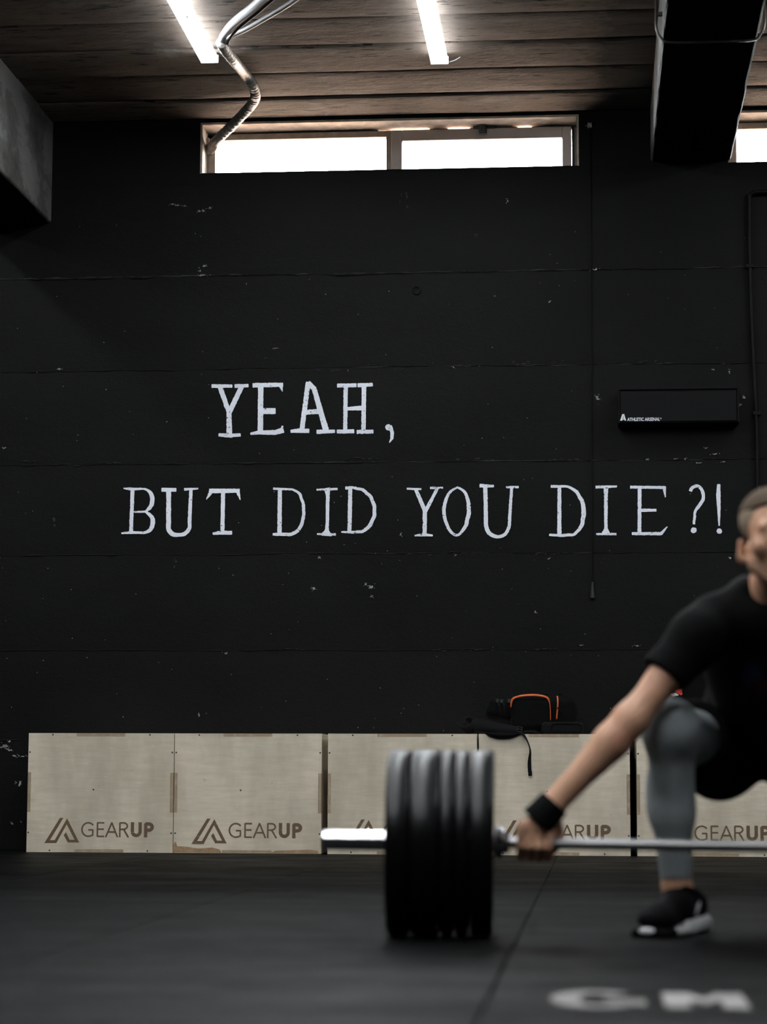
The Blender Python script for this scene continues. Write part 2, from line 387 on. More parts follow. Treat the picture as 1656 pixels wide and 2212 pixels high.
class MB:                                   # collects verts and faces, builds ONE mesh object (verts in world space)
    def __init__(s): s.v = []; s.f = []

    def box(s, lo, hi, rot=None, piv=None):
        b = len(s.v)
        for z in (lo[2], hi[2]):
            for y in (lo[1], hi[1]):
                for x in (lo[0], hi[0]):
                    p = Vector((x, y, z))
                    if rot is not None: p = rot @ (p - piv) + piv
                    s.v.append(p)
        s.f += [tuple(b + i for i in q) for q in ((0, 2, 3, 1), (4, 5, 7, 6), (0, 1, 5, 4), (2, 6, 7, 3), (0, 4, 6, 2), (1, 3, 7, 5))]
        return s

    def prism(s, pts, y0, y1):              # polygon in XZ extruded along Y, y0 nearer to the camera
        n = len(pts); b = len(s.v)
        for y in (y0, y1): s.v += [Vector((p[0], y, p[1])) for p in pts]
        tris = tessellate_polygon([[Vector((p[0], p[1], 0)) for p in pts]])
        for t in tris:
            a, c, d = (Vector((pts[i][0], pts[i][1], 0)) for i in t)
            t = tuple(t) if (c - a).cross(d - a).z > 0 else tuple(reversed(t))
            s.f.append(tuple(b + i for i in t)); s.f.append(tuple(b + n + i for i in reversed(t)))
        area = sum(pts[i][0] * pts[(i + 1) % n][1] - pts[(i + 1) % n][0] * pts[i][1] for i in range(n))
        for i in range(n):
            j = (i + 1) % n
            q = (b + i, b + j, b + n + j, b + n + i)
            s.f.append(tuple(reversed(q)) if area > 0 else q)
        return s

    def tube(s, pts, r, seg=10, cap=True, closed=False):
        pts = [Vector(p) for p in pts]; n = len(pts)
        rs = r if isinstance(r, (list, tuple)) else [r] * n
        b = len(s.v); up = None
        for i, p in enumerate(pts):
            t = (pts[min(i + 1, n - 1)] - pts[max(i - 1, 0)]).normalized()
            if up is None: up = t.orthogonal().normalized()
            up = (up - t * up.dot(t)).normalized(); sd = t.cross(up)
            for k in range(seg):
                a = 2 * math.pi * k / seg
                s.v.append(p + (up * math.cos(a) + sd * math.sin(a)) * rs[i])
        for i in range(n - 1):
            for k in range(seg):
                k2 = (k + 1) % seg
                s.f.append((b + i * seg + k, b + i * seg + k2, b + (i + 1) * seg + k2, b + (i + 1) * seg + k))
        if cap:
            s.f.append(tuple(b + k for k in reversed(range(seg)))); s.f.append(tuple(b + (n - 1) * seg + k for k in range(seg)))
        return s

    def ribbon(s, pts, width, thick, nrm):  # flat band: width across, thick along nrm(i)
        pts = [Vector(p) for p in pts]; n = len(pts); b = len(s.v)
        ws = width if isinstance(width, (list, tuple)) else [width] * n
        for i, p in enumerate(pts):
            t = (pts[min(i + 1, n - 1)] - pts[max(i - 1, 0)]).normalized()
            nn = Vector(nrm[i] if isinstance(nrm, list) else nrm); nn = (nn - t * nn.dot(t)).normalized(); sd = t.cross(nn)
            for a, c in ((-1, -1), (1, -1), (1, 1), (-1, 1)): s.v.append(p + sd * (a * ws[i] / 2) + nn * (c * thick / 2))
        for i in range(n - 1):
            for k in range(4):
                k2 = (k + 1) % 4
                s.f.append((b + i * 4 + k, b + i * 4 + k2, b + (i + 1) * 4 + k2, b + (i + 1) * 4 + k))
        s.f.append((b + 3, b + 2, b + 1, b)); e = b + (n - 1) * 4; s.f.append((e, e + 1, e + 2, e + 3))
        return s

    def lathe_x(s, prof, c, seg=48, ax=None):     # profile (x, r) turned about an axis through c (default X)
        b = len(s.v); n = len(prof)
        X = Vector(ax or (1, 0, 0)).normalized(); U = Vector((0, 0, 1)) if abs(X.z) < 0.9 else Vector((1, 0, 0)); U = (U - X * U.dot(X)).normalized(); V = X.cross(U)
        for x, r in prof:
            for k in range(seg):
                a = 2 * math.pi * k / seg
                s.v.append(Vector(c) + X * x + (U * math.cos(a) + V * math.sin(a)) * r)
        for i in range(n - 1):
            for k in range(seg):
                k2 = (k + 1) % seg
                s.f.append((b + i * seg + k, b + (i + 1) * seg + k, b + (i + 1) * seg + k2, b + i * seg + k2))
        return s

    def build(s, name, mat, parent=None, smooth=False, bevel=0, seg=2, autosmooth=None):
        me = bpy.data.meshes.new(name); me.from_pydata([tuple(v) for v in s.v], [], s.f); me.update()
        if bevel:
            bm = bmesh.new(); bm.from_mesh(me)
            ed = [e for e in bm.edges if len(e.link_faces) == 2 and e.calc_face_angle(0) > 0.5]
            bmesh.ops.bevel(bm, geom=ed, offset=bevel, segments=seg, affect='EDGES', profile=0.5, clamp_overlap=True)
            bm.to_mesh(me); bm.free()
        bm = bmesh.new(); bm.from_mesh(me); bmesh.ops.recalc_face_normals(bm, faces=bm.faces); bm.to_mesh(me); bm.free()
        if smooth:
            me.shade_smooth()
            if autosmooth: me.set_sharp_from_angle(angle=autosmooth)
        return link(name, me, mat, parent)


def smooth_path(pts, n=8):
    P = [Vector(p) for p in pts]; out = []
    for i in range(len(P) - 1):
        p0, p1, p2, p3 = P[max(i - 1, 0)], P[i], P[i + 1], P[min(i + 2, len(P) - 1)]
        for k in range(n):
            t = k / n
            out.append(0.5 * ((2 * p1) + (p2 - p0) * t + (2 * p0 - 5 * p1 + 4 * p2 - p3) * t * t + (3 * p1 - p0 - 3 * p2 + p3) * t ** 3))
    out.append(P[-1]); return out


# signed-distance bodies turned into one continuous surface
def rotm(axis, deg): return np.array(Matrix.Rotation(math.radians(deg), 3, axis))


def sdf_mesh(name, prims, res, mat, parent, planes=()):
    los, his = [], []
    for p in prims:
        if p.get('sub'): continue
        if p['t'] == 'cap':
            r = max(p['ra'], p['rb']); a, b = np.array(p['a'], float), np.array(p['b'], float)
            los.append(np.minimum(a, b) - r); his.append(np.maximum(a, b) + r)
        else:
            r = max(p['r']); c = np.array(p['c'], float)
            if p['t'] == 'box' : r = float(np.linalg.norm(p['r']))
            los.append(c - r); his.append(c + r)
    lo = np.min(los, 0) - 3 * res; hi = np.max(his, 0) + 3 * res
    n = np.ceil((hi - lo) / res).astype(int) + 1
    D = np.full(n, 0.2, np.float32)
    ax = [lo[i] + res * np.arange(n[i]) for i in range(3)]
    for p in prims:
        k = p.get('k', 0.01)
        if p['t'] == 'cap':
            r = max(p['ra'], p['rb']); a, b = np.array(p['a'], float), np.array(p['b'], float)
            l, h = np.minimum(a, b) - r, np.maximum(a, b) + r
        else:
            r = max(p['r']) if p['t'] == 'ell' else float(np.linalg.norm(p['r'])); c = np.array(p['c'], float); l, h = c - r, c + r
        mg = k + 2.5 * res
        i0 = np.clip(np.floor((l - mg - lo) / res).astype(int), 0, n); i1 = np.clip(np.ceil((h + mg - lo) / res).astype(int) + 1, 0, n)
        sl = tuple(slice(i0[i], i1[i]) for i in range(3))
        X = ax[0][sl[0]][:, None, None].astype(np.float32); Y = ax[1][sl[1]][None, :, None].astype(np.float32); Z = ax[2][sl[2]][None, None, :].astype(np.float32)
        if X.size == 0 or Y.size == 0 or Z.size == 0: continue
        if p['t'] == 'cap':
            ab = b - a; L2 = float(ab @ ab) + 1e-9
            t = np.clip(((X - a[0]) * ab[0] + (Y - a[1]) * ab[1] + (Z - a[2]) * ab[2]) / L2, 0, 1)
            d = np.sqrt((X - a[0] - t * ab[0]) ** 2 + (Y - a[1] - t * ab[1]) ** 2 + (Z - a[2] - t * ab[2]) ** 2) - (p['ra'] + t * (p['rb'] - p['ra']))
        else:
            dx, dy, dz = X - c[0], Y - c[1], Z - c[2]
            R = p.get('R')
            if R is not None:
                q = [R[0, j] * dx + R[1, j] * dy + R[2, j] * dz for j in range(3)]
            else: q = [dx, dy, dz]
            rr = p['r']
            if p['t'] == 'ell':
                k0 = np.sqrt((q[0] / rr[0]) ** 2 + (q[1] / rr[1]) ** 2 + (q[2] / rr[2]) ** 2)
                k1 = np.sqrt((q[0] / rr[0] ** 2) ** 2 + (q[1] / rr[1] ** 2) ** 2 + (q[2] / rr[2] ** 2) ** 2) + 1e-6
                d = k0 * (k0 - 1) / k1
            else:
                rd = p.get('rd', 0.01)
                e = [np.abs(q[j]) - (rr[j] - rd) for j in range(3)]
                d = np.sqrt(np.maximum(e[0], 0) ** 2 + np.maximum(e[1], 0) ** 2 + np.maximum(e[2], 0) ** 2) + np.minimum(np.maximum(np.maximum(e[0], e[1]), e[2]), 0) - rd
        for (pp, nn) in p.get('clip', ()):
            d = np.maximum(d, (X - pp[0]) * nn[0] + (Y - pp[1]) * nn[1] + (Z - pp[2]) * nn[2])
        A = D[sl]
        if p.get('sub'):
            d = -d; hh = np.clip(0.5 - 0.5 * (A - d) / k, 0, 1); D[sl] = A * (1 - hh) + d * hh + k * hh * (1 - hh)
        else:
            hh = np.clip(0.5 + 0.5 * (A - d) / k, 0, 1); D[sl] = A * (1 - hh) + d * hh - k * hh * (1 - hh)
    for (pp, nn) in planes:
        D = np.maximum(D, ((ax[0] - pp[0]) * nn[0])[:, None, None] + ((ax[1] - pp[1]) * nn[1])[None, :, None] + ((ax[2] - pp[2]) * nn[2])[None, None, :]).astype(np.float32)
    Sg = D < 0
    cnt = np.zeros(np.array(Sg.shape) - 1, np.uint8)
    offs = [(i, j, k) for i in (0, 1) for j in (0, 1) for k in (0, 1)]
    sh = cnt.shape
    for i, j, k in offs: cnt += Sg[i:i + sh[0], j:j + sh[1], k:k + sh[2]]
    act = np.argwhere((cnt > 0) & (cnt < 8))
    idx = np.full(sh, -1, np.int32); idx[act[:, 0], act[:, 1], act[:, 2]] = np.arange(len(act))
    acc = np.zeros((len(act), 3)); num = np.zeros(len(act))
    val = {o: D[act[:, 0] + o[0], act[:, 1] + o[1], act[:, 2] + o[2]].astype(float) for o in offs}
    for o in offs:
        for a_ in range(3):
            if o[a_]: continue
            o2 = tuple(1 if q == a_ else o[q] for q in range(3))
            v0, v1 = val[o], val[o2]; cr = (v0 < 0) != (v1 < 0)
            t = np.where(cr, v0 / np.where(cr, v0 - v1, 1), 0)
            pt = np.tile(np.array(o, float), (len(act), 1)); pt[:, a_] = t
            acc += pt * cr[:, None]; num += cr
    V = lo + res * (act + acc / num[:, None])
    faces = []
    for a_ in range(3):
        b_, c_ = (a_ + 1) % 3, (a_ + 2) % 3
        s0 = [slice(None)] * 3; s1 = [slice(None)] * 3; s0[a_] = slice(0, -1); s1[a_] = slice(1, None)
        df = Sg[tuple(s0)] != Sg[tuple(s1)]
        e = np.argwhere(df)
        e = e[(e[:, b_] > 0) & (e[:, c_] > 0) & (e[:, b_] < sh[b_]) & (e[:, c_] < sh[c_])]
        ins = Sg[e[:, 0], e[:, 1], e[:, 2]]
        def cell(db, dc):
            q = e.copy(); q[:, b_] -= db; q[:, c_] -= dc
            return idx[q[:, 0], q[:, 1], q[:, 2]]
        quad = np.stack([cell(1, 1), cell(0, 1), cell(0, 0), cell(1, 0)], 1)
        quad[~ins] = quad[~ins][:, ::-1]
        faces.append(quad)
    Fq = np.concatenate(faces); Fq = Fq[(Fq >= 0).all(1)]
    me = bpy.data.meshes.new(name)
    me.vertices.add(len(V)); me.vertices.foreach_set('co', V.astype(np.float32).ravel())
    me.loops.add(Fq.size); me.loops.foreach_set('vertex_index', Fq.ravel().astype(np.int32))
    me.polygons.add(len(Fq)); me.polygons.foreach_set('loop_start', np.arange(0, Fq.size, 4, dtype=np.int32))
    me.update(calc_edges=True); me.validate(); me.shade_smooth()
    return link(name, me, mat, parent)


def cap(a, b, ra, rb, k=0.02, **kw): return dict(t='cap', a=a, b=b, ra=ra, rb=rb, k=k, **kw)
def ell(c, r, R=None, k=0.02, **kw): return dict(t='ell', c=c, r=r, R=R, k=k, **kw)
def rbx(c, r, rd, R=None, k=0.01, **kw): return dict(t='box', c=c, r=r, rd=rd, R=R, k=k, **kw)


# ------------------------------------------------------------------ the room
CZ = 4.018                                    # underside of the ceiling
XL, XR, YF = -6.5, 6.5, -17.0
LIFTS = [-0.25, 0.582, 1.068, 1.588, 2.085, 2.608, 3.127, 3.64]
W1 = (-2.153, -0.061); W2 = (0.745, 2.85); WZ0, WZ1 = 3.706, 3.999
TH = 0.30

wall = thing('wall_back', 'black painted board-cast concrete wall with hand lettering and high windows', 'wall', (0, 0, 0), kind='structure')


def lift(x0, x1, z0, z1, bow=0.0):
    b = MB()
    nx = max(2, int((x1 - x0) / 0.25)); nz = max(2, int((z1 - z0) / 0.12))
    g = {}
    for j in range(nz + 1):
        for i in range(nx + 1):
            x = x0 + (x1 - x0) * i / nx; z = z0 + (z1 - z0) * j / nz
            edge = 0.0 if 0 < j < nz else 1.0
            y = -0.0012 * noise.noise(Vector((x * 1.3, 0, z * 1.7))) + bow * (1 - edge) * -0.25 + 0.003 * edge
            g[i, j] = len(b.v); b.v.append(Vector((x, y, z)))
    for j in range(nz):
        for i in range(nx): b.f.append((g[i, j], g[i + 1, j], g[i + 1, j + 1], g[i, j + 1]))
    # sides and back
    base = len(b.v)
    ring = [(i, 0) for i in range(nx)] + [(nx, j) for j in range(nz)] + [(i, nz) for i in range(nx, 0, -1)] + [(0, j) for j in range(nz, 0, -1)]
    for q in ring: p = b.v[g[q]]; b.v.append(Vector((p.x, TH, p.z)))
    for i in range(len(ring)):
        j = (i + 1) % len(ring)
        b.f.append((g[ring[j]], g[ring[i]], base + i, base + j))
    b.f.append(tuple(base + i for i in range(len(ring))))
    me_o = b.build('concrete_lift', M['wall'], wall, smooth=True, autosmooth=0.6)
    return me_o


for i in range(len(LIFTS) - 1):
    lift(XL, XR, LIFTS[i], LIFTS[i + 1], random.uniform(0.000, 0.004))
lift(XL, XR, LIFTS[-1], WZ0, 0)
for x0, x1 in ((XL, W1[0]), (W1[1], W2[0]), (W2[1], XR)): lift(x0, x1, WZ0, WZ1, 0.001)
lift(XL, XR, WZ1, 4.3, 0)


def seam(z0, z1, x0, x1, r, mat, name, seed):
    b = MB(); n = int((x1 - x0) / 0.02); pts = []; rs = []
    for i in range(n + 1):
        x = x0 + (x1 - x0) * i / n
        w = noise.noise(Vector((x * 2.2, seed, 0))); w2 = noise.noise(Vector((x * 17, seed, 3))) + 0.6 * noise.noise(Vector((x * 48, seed, 5)))
        pts.append((x, 0.0025, z0 + (z1 - z0) * i / n + 0.006 * w + 0.004 * w2))
        rs.append(max(0.0006, r * (0.6 + 1.1 * noise.noise(Vector((x * 9, seed, 7))) + 0.6 * noise.noise(Vector((x * 37, seed, 1))))))
    b.tube(pts, rs, 6); return b.build(name, mat, wall, smooth=True)


for i, z in enumerate(LIFTS[1:7]):
    seam(z, z + 0.002, -3.4, 1.3, 0.0045 if i != 5 else 0.006, M['wall'], 'seam_ridge', i * 3.1)
# the pale broken line along the upper seam
for x0, x1, rr in ((-3.3, -2.12, .0042), (-2.18, -1.5, .0052), (-1.4, -0.75, .0036), (-0.6, 0.1, .0042), (0.55, 0.95, .0026)):
    seam(LIFTS[6] + 0.004, LIFTS[6] + 0.005, x0, x1, rr, M['dimchip'], 'scraped_seam', x0 * 5)
seam(LIFTS[5] + 0.002, LIFTS[5], -1.3, 0.5, .0028, M['dimchip'], 'scraped_seam', 4.4)
seam(LIFTS[4] + 0.002, LIFTS[4], -2.0, 0.8, .0022, M['dimchip'], 'scraped_seam', 8.4)
seam(LIFTS[3] + 0.002, LIFTS[3], -1.8, 0.3, .002, M['dimchip'], 'scraped_seam', 9.9)


def blob(x, y, rx, ry, n=11, seed=0, jag=0.45):    # ragged patch, pixel centre and radii on the wall plane
    pts = []
    for i in range(n):
        a = 2 * math.pi * i / n; k = 1 + jag * random.uniform(-1, 1)
        p = at(x + rx * k * math.cos(a), y - ry * k * math.sin(a), 0); pts.append((p.x, p.z))
    return pts


chips = MB()
for (x, y, rx, ry) in [(8, 1613, 7, 3.5), (12, 1611, 6, 5), (17, 1618, 5, 2), (24, 1620, 3, 2), (32, 1632.5, 5, 2), (49, 1634, 6, 1.5), (43, 1694, 3, 5), (35, 1690, 1.5, 2), (27, 1779, 2.5, 2.5),
                       (45, 1775, 1, 1), (20, 1602, 2, 2), (8, 968, 3, 1.5), (372, 441, 4, 1.6), (383, 444, 4, 2), (399, 445, 3, 1), (430, 456, 4, 2), (440, 455, 3, 3), (453, 449, 3, 2), (437, 594, 9, 2.5), (432, 585, 2, 4),
                       (441, 575, 3, 2), (1284, 582, 7, 1.8), (1289, 858, 4, 4), (1292, 862, 4, 3), (1606, 858, 3, 3.5), (1598, 874, 2, 3), (1525, 968, 2.5, 1.6), (1543, 981, 7, 1.2), (1511, 1000, 5, 1.4), (1479, 992, 2, 1.8),
                       (1562, 998, 5, 1.2), (1397, 992, 4, 1), (1457, 991, 3, 1), (1538, 798, 3, 1), (1575, 805, 1.2, 5), (1096, 434, 1.5, 3), (1187, 652, 2, 2), (1068, 640, 1.5, 1.5), (800, 1268, 5, 5), (790, 1262, 3, 2),
                       (678, 1272, 5, 3), (803, 1288, 2, 2), (865, 1155, 2, 3.5), (487, 1411, 5, 1.5), (430, 1545, 1.5, 4), (1254, 1394, 3, 1.4), (1156, 1322, 2, 3), (984, 1199, 2, 2), (127, 797, 5, 1.2), (596, 752, 7, 1), (979, 793, 2, 2),
                       (1272, 268, 4, 4), (1275, 275, 3, 2), (1455, 1393, 2, 1.5), (1376, 1395, 4, 1), (1577, 1206, 2, 2), (1186, 1206, 2, 1.4), (690, 1204, 2, 2)]:
    chips.prism(blob(x, y, rx * 0.75, ry * 0.75, 10, jag=0.6), -0.0030, 0.004)
    for _ in range(4):
        chips.prism(blob(x + rx * random.uniform(-1.9, 1.9), y + ry * random.uniform(-1.6, 1.6), random.uniform(0.5, 1.3), random.uniform(0.4, 0.9), 5, jag=0.5), -0.0030, 0.004)
for _ in range(170):
    x, y = random.uniform(0, 1640), 440 + 1140 * random.random() ** 0.8
    chips.prism(blob(x, y, random.uniform(0.45, 1.1), random.uniform(0.4, 1.0), 5, jag=0.5), -0.0030, 0.004)
tag(chips.build('paint_chips', M['chip'], wall), 'pale spots where the black paint has flaked', kind='stuff')
dim = MB()
for (x, y, rx, ry) in [(705, 800, 30, 1.6), (812, 790, 26, 2), (860, 798, 24, 1.5), (1160, 783, 60, 2.5), (1010, 790, 30, 1.5), (230, 1000, 30, 1.2), (780, 990, 40, 1.4), (1020, 992, 50, 1.8), (1215, 992, 40, 1.4), (690, 1194, 40, 1.5), (905, 1197, 30, 1.2), (1180, 1196, 50, 1.3), (880, 428, 4, 12), (865, 430, 2, 10), (120, 1130, 5, 10), (375, 1215, 6, 8), (1030, 510, 4, 3), (150, 1005, 40, 1.4), (60, 995, 30, 1.2), (1390, 780, 40, 2), (1560, 786, 20, 1.4), (620, 1402, 40, 1.2), (980, 1405, 60, 1.3), (1190, 1402, 40, 1.2)]:
    for _ in range(max(3, int(rx / 5))):
        u = random.uniform(-1, 1)
        dim.prism(blob(x + rx * u, y + ry * random.uniform(-1.6, 1.6), random.uniform(1.5, 5) if rx > ry else rx * 0.5, random.uniform(0.35, 0.8) if rx > ry else ry * 0.3, 9, jag=0.6), -0.0028, 0.004)
tag(dim.build('paint_scrapes', M['dimchip'], wall), kind='stuff')
# small round plugged hole
pl = at(900, 627, 0)
plug = MB().lathe_x([(0.004, 0.001), (0.006, 0.014), (0.010, 0.018), (0.010, 0.024), (0.0, 0.027)], pl, 24, (0, -1, 0))
plug.build('round_plug', M['wall'], wall, smooth=True, autosmooth=0.5)


# hand-painted letters: brush strokes (x, y, width) in crops of the photograph, laid out on the wall plane
def letter(strokes, ox, oy, k, dots=()):
    b = MB()
    for si, st in enumerate(strokes):
        yo = -0.0026 - 0.00025 * si
        P = []
        if len(st) >= 5:                # curved stroke: round it
            fine = []
            for a, c in zip(st[:-1], st[1:]):
                n = max(1, round(math.hypot(c[0] - a[0], c[1] - a[1]) / 38))
                fine += [tuple(a[q] + (c[q] - a[q]) * i / n for q in range(3)) for i in range(n)]
            st = [tuple(v) for v in smooth_path(fine + [st[-1]], 4)]
        for (x0, y0, w0), (x1, y1, w1) in zip(st[:-1], st[1:]):
            L = math.hypot(x1 - x0, y1 - y0) * k; n = max(1, int(L / 2))
            for i in range(n): t = i / n; P.append((x0 + (x1 - x0) * t, y0 + (y1 - y0) * t, w0 + (w1 - w0) * t))
        P.append(st[-1])
        for e0, e1 in ((0, 1), (-1, -2)):   # brush run-out at both ends
            a, c = P[e0], P[e1]; L = math.hypot(a[0] - c[0], a[1] - c[1]) or 1; q = (a[0] + (a[0] - c[0]) / L * a[2] * 0.14, a[1] + (a[1] - c[1]) / L * a[2] * 0.14, a[2] * 0.86)
            P.insert(0, q) if e0 == 0 else P.append(q)
        pts = []
        for i, (x, y, w) in enumerate(P):
            a = P[max(i - 1, 0)]; c = P[min(i + 1, len(P) - 1)]
            dx, dy = c[0] - a[0], c[1] - a[1]; L = math.hypot(dx, dy) or 1
            pts.append((x, y, -dy / L, dx / L, w * 0.5))
        base = len(b.v)
        for (x, y, nx, ny, h) in pts:
            for sgn in (-1, 1):
                hh = h * (1 + 0.07 * noise.noise(Vector((x * 0.06, y * 0.06, sgn * 5 + ox)))) + random.uniform(-0.7, 0.5) / k * (1.5 if random.random() < 0.12 else 0.55)
                p = at(ox + (x + nx * sgn * hh) * k, oy + (y + ny * sgn * hh) * k, yo)
                b.v.append(p); b.v.append(Vector((p.x, 0.003, p.z)))
        for i in range(len(pts) - 1):
            q = base + i * 4
            b.f += [(q, q + 4, q + 6, q + 2), (q, q + 1, q + 5, q + 4), (q + 2, q + 6, q + 7, q + 3)]
        b.f.append((base, base + 2, base + 3, base + 1)); q = base + (len(pts) - 1) * 4; b.f.append((q, q + 1, q + 3, q + 2))
    for (x, y, r) in dots:
        pts = []
        for i in range(14):
            a = 2 * math.pi * i / 14; rr = r * (1 + random.uniform(-.1, .1)); p = at(ox + (x + rr * math.cos(a)) * k, oy + (y - rr * math.sin(a)) * k, 0); pts.append((p.x, p.z))
        b.prism(pts, -0.0026, 0.003)
    return b.build('painted_letter', M['paint'], wall)


k6, k7, k8 = 480 / 1656, 600 / 1656, 740 / 1656
A6, A7, A8 = (420, 780, k6), (240, 1020, k7), (860, 1020, k8)
letter([[(130, 186, 28), (278, 186, 24)], [(302, 186, 28), (398, 183, 24)], [(190, 195, 36), (258, 385, 34)], [(348, 195, 36), (258, 385, 36)], [(256, 370, 36), (260, 550, 42)], [(182, 550, 24), (260, 556, 30), (340, 550, 22)]], *A6)
letter([[(437, 180, 34), (655, 176, 30)], [(640, 180, 32), (655, 226, 6)], [(493, 190, 40), (490, 525, 40)], [(500, 373, 42), (597, 372, 46)], [(418, 541, 16), (480, 532, 30), (600, 532, 36), (658, 515, 40)], [(645, 525, 28), (655, 484, 14)]], *A6)
letter([[(846, 160, 36), (800, 510, 36)], [(848, 165, 40), (890, 205, 36), (978, 512, 44)], [(830, 382, 36), (942, 374, 38)], [(718, 523, 22), (780, 518, 34), (850, 520, 32)], [(913, 527, 32), (1042, 523, 26)]], *A6)
letter([[(1126, 185, 32), (1122, 525, 30)], [(1262, 185, 34), (1258, 525, 32)], [(1066, 182, 30), (1202, 180, 28)], [(1218, 180, 30), (1324, 176, 26)], [(1063, 525, 28), (1185, 523, 30)], [(1212, 527, 30), (1328, 525, 28)], [(1140, 355, 26), (1248, 350, 36)]], *A6)
letter([[(1456, 485, 30), (1472, 530, 28), (1470, 575, 22), (1452, 607, 6)]], *A6, dots=[(1444, 494, 23)])
letter([[(127, 105, 22), (118, 360, 22)], [(75, 96, 8), (110, 100, 16), (200, 100, 12), (235, 125, 22), (245, 165, 26), (235, 205, 24), (205, 234, 12)], [(130, 237, 10), (205, 235, 12)], [(205, 235, 14), (240, 265, 24), (248, 300, 26), (235, 340, 24), (200, 360, 16), (118, 360, 16), (62, 364, 10)]], *A7)
letter([[(303, 105, 24), (385, 105, 22)], [(342, 110, 28), (342, 340, 28), (365, 368, 28), (400, 374, 22), (440, 366, 24), (465, 335, 22), (475, 108, 20)], [(437, 102, 16), (517, 98, 10)]], *A7)
letter([[(588, 112, 28), (762, 110, 24)], [(598, 110, 28), (568, 162, 5)], [(752, 108, 26), (769, 164, 5)], [(667, 120, 24), (663, 360, 24)], [(607, 366, 14), (660, 360, 24), (717, 361, 22)]], *A7)
letter([[(1005, 100, 24), (1003, 370, 26)], [(967, 98, 14), (1080, 103, 12), (1120, 125, 16), (1145, 190, 18), (1148, 250, 20), (1135, 310, 20), (1110, 350, 20), (1070, 370, 20), (965, 370, 16)]], *A7)
letter([[(1225, 104, 10), (1347, 100, 14)], [(1286, 100, 44), (1290, 125, 26), (1290, 170, 22), (1288, 300, 20), (1285, 345, 26), (1283, 370, 70)], [(1228, 369, 10), (1337, 371, 14)]], *A7)
letter([[(1425, 95, 24), (1420, 360, 24)], [(1397, 94, 18), (1440, 92, 16), (1500, 105, 18), (1545, 145, 20), (1568, 200, 22), (1568, 260, 22), (1540, 320, 22), (1500, 352, 18), (1440, 358, 16), (1373, 356, 10)]], *A7)
letter([[(42, 80, 10), (110, 82, 10)], [(155, 76, 12), (215, 75, 8)], [(85, 85, 18), (130, 190, 20)], [(188, 80, 14), (130, 190, 18)], [(128, 180, 20), (127, 300, 20)], [(80, 306, 8), (127, 302, 16), (165, 306, 8)]], *A8)
letter([[(285, 73, 9), (320, 95, 14), (338, 145, 18), (340, 200, 20), (325, 260, 18), (290, 303, 12), (255, 290, 14), (230, 240, 16), (220, 190, 18), (228, 140, 16), (250, 95, 12), (287, 73, 9)]], *A8)
letter([[(395, 65, 18), (460, 67, 12)], [(420, 68, 20), (424, 258, 20), (440, 295, 20), (480, 312, 16), (515, 300, 16), (535, 262, 16), (548, 72, 14)], [(522, 72, 10), (580, 72, 12)]], *A8)
letter([[(778, 70, 18), (778, 300, 20)], [(738, 68, 14), (820, 70, 12), (860, 95, 16), (890, 145, 20), (896, 200, 22), (885, 260, 18), (850, 300, 14), (790, 306, 14), (730, 303, 10)]], *A8)
letter([[(955, 72, 14), (1055, 69, 10)], [(1003, 72, 24), (1003, 110, 18), (1003, 270, 16), (1003, 298, 44)], [(957, 299, 10), (1052, 299, 12)]], *A8)
letter([[(1122, 72, 14), (1290, 74, 14)], [(1284, 72, 18), (1290, 120, 5)], [(1166, 75, 18), (1165, 295, 18)], [(1175, 184, 16), (1245, 184, 14)], [(1130, 297, 14), (1270, 297, 16), (1299, 264, 6)]], *A8)
letter([[(1412, 90, 18), (1420, 75, 16), (1445, 67, 15), (1466, 85, 16), (1474, 125, 16), (1455, 160, 16), (1435, 188, 14), (1428, 250, 12)]], *A8, dots=[(1427, 281, 14)])
letter([[(1548, 60, 16), (1546, 110, 22), (1549, 180, 16), (1550, 258, 7)]], *A8, dots=[(1551, 285, 13)])

# other walls (behind and beside the camera)
wl = MB().box((XL - 0.2, YF, -0.25), (XL, 0, 4.3)); tag(wl.build('wall_left', M['dark_room']), 'black painted side wall', 'wall', kind='structure')
wr = MB().box((XR, YF, -0.25), (XR + 0.2, 0, 4.3)); tag(wr.build('wall_right', M['dark_room']), 'black painted side wall across the gym', 'wall', kind='structure')
wf = MB().box((XL, YF - 0.2, -0.25), (XR, YF, 4.3)); tag(wf.build('wall_front', M['dark_room']), 'black painted end wall opposite the lettering', 'wall', kind='structure')

# floor: rubber tiles, 1 m, on a slab
fl = MB().box((XL, YF, -0.25), (XR, 0, -0.022))
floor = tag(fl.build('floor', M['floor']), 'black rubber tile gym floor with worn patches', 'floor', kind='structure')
tile_me = None
for ix in range(-4, 3):
    for iy in range(0, 10):
        x0 = -0.188 + ix * 1.0; y0 = -0.43 - iy * 1.0
        if tile_me is None:
            b = MB().box((0.001, -0.999, -0.02), (0.999, -0.001, 0))
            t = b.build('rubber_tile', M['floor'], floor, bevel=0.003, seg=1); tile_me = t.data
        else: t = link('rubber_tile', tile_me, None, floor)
        t.location = (x0, y0, -0.0006 * random.random())
        t.rotation_euler = (0, 0, random.uniform(-.0012, .0012))
for ix in range(-4, 3):                       # cut tiles along the wall
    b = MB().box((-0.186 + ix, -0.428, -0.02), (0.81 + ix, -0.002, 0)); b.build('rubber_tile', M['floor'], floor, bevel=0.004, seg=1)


def floor_mark(polys):
    b = MB()
    for pg in polys:
        n = len(pg); base = len(b.v)
        for z in (0.0008, -0.001): b.v += [Vector((p[0], p[1], z)) for p in pg]
        for t in tessellate_polygon([[Vector((p[0], p[1], 0)) for p in pg]]): b.f.append(tuple(base + i for i in t))
        for i in range(n): j = (i + 1) % n; b.f.append((base + i, base + n + i, base + n + j, base + j))
    return b.build('floor_letter', M['floor_paint'], floor)


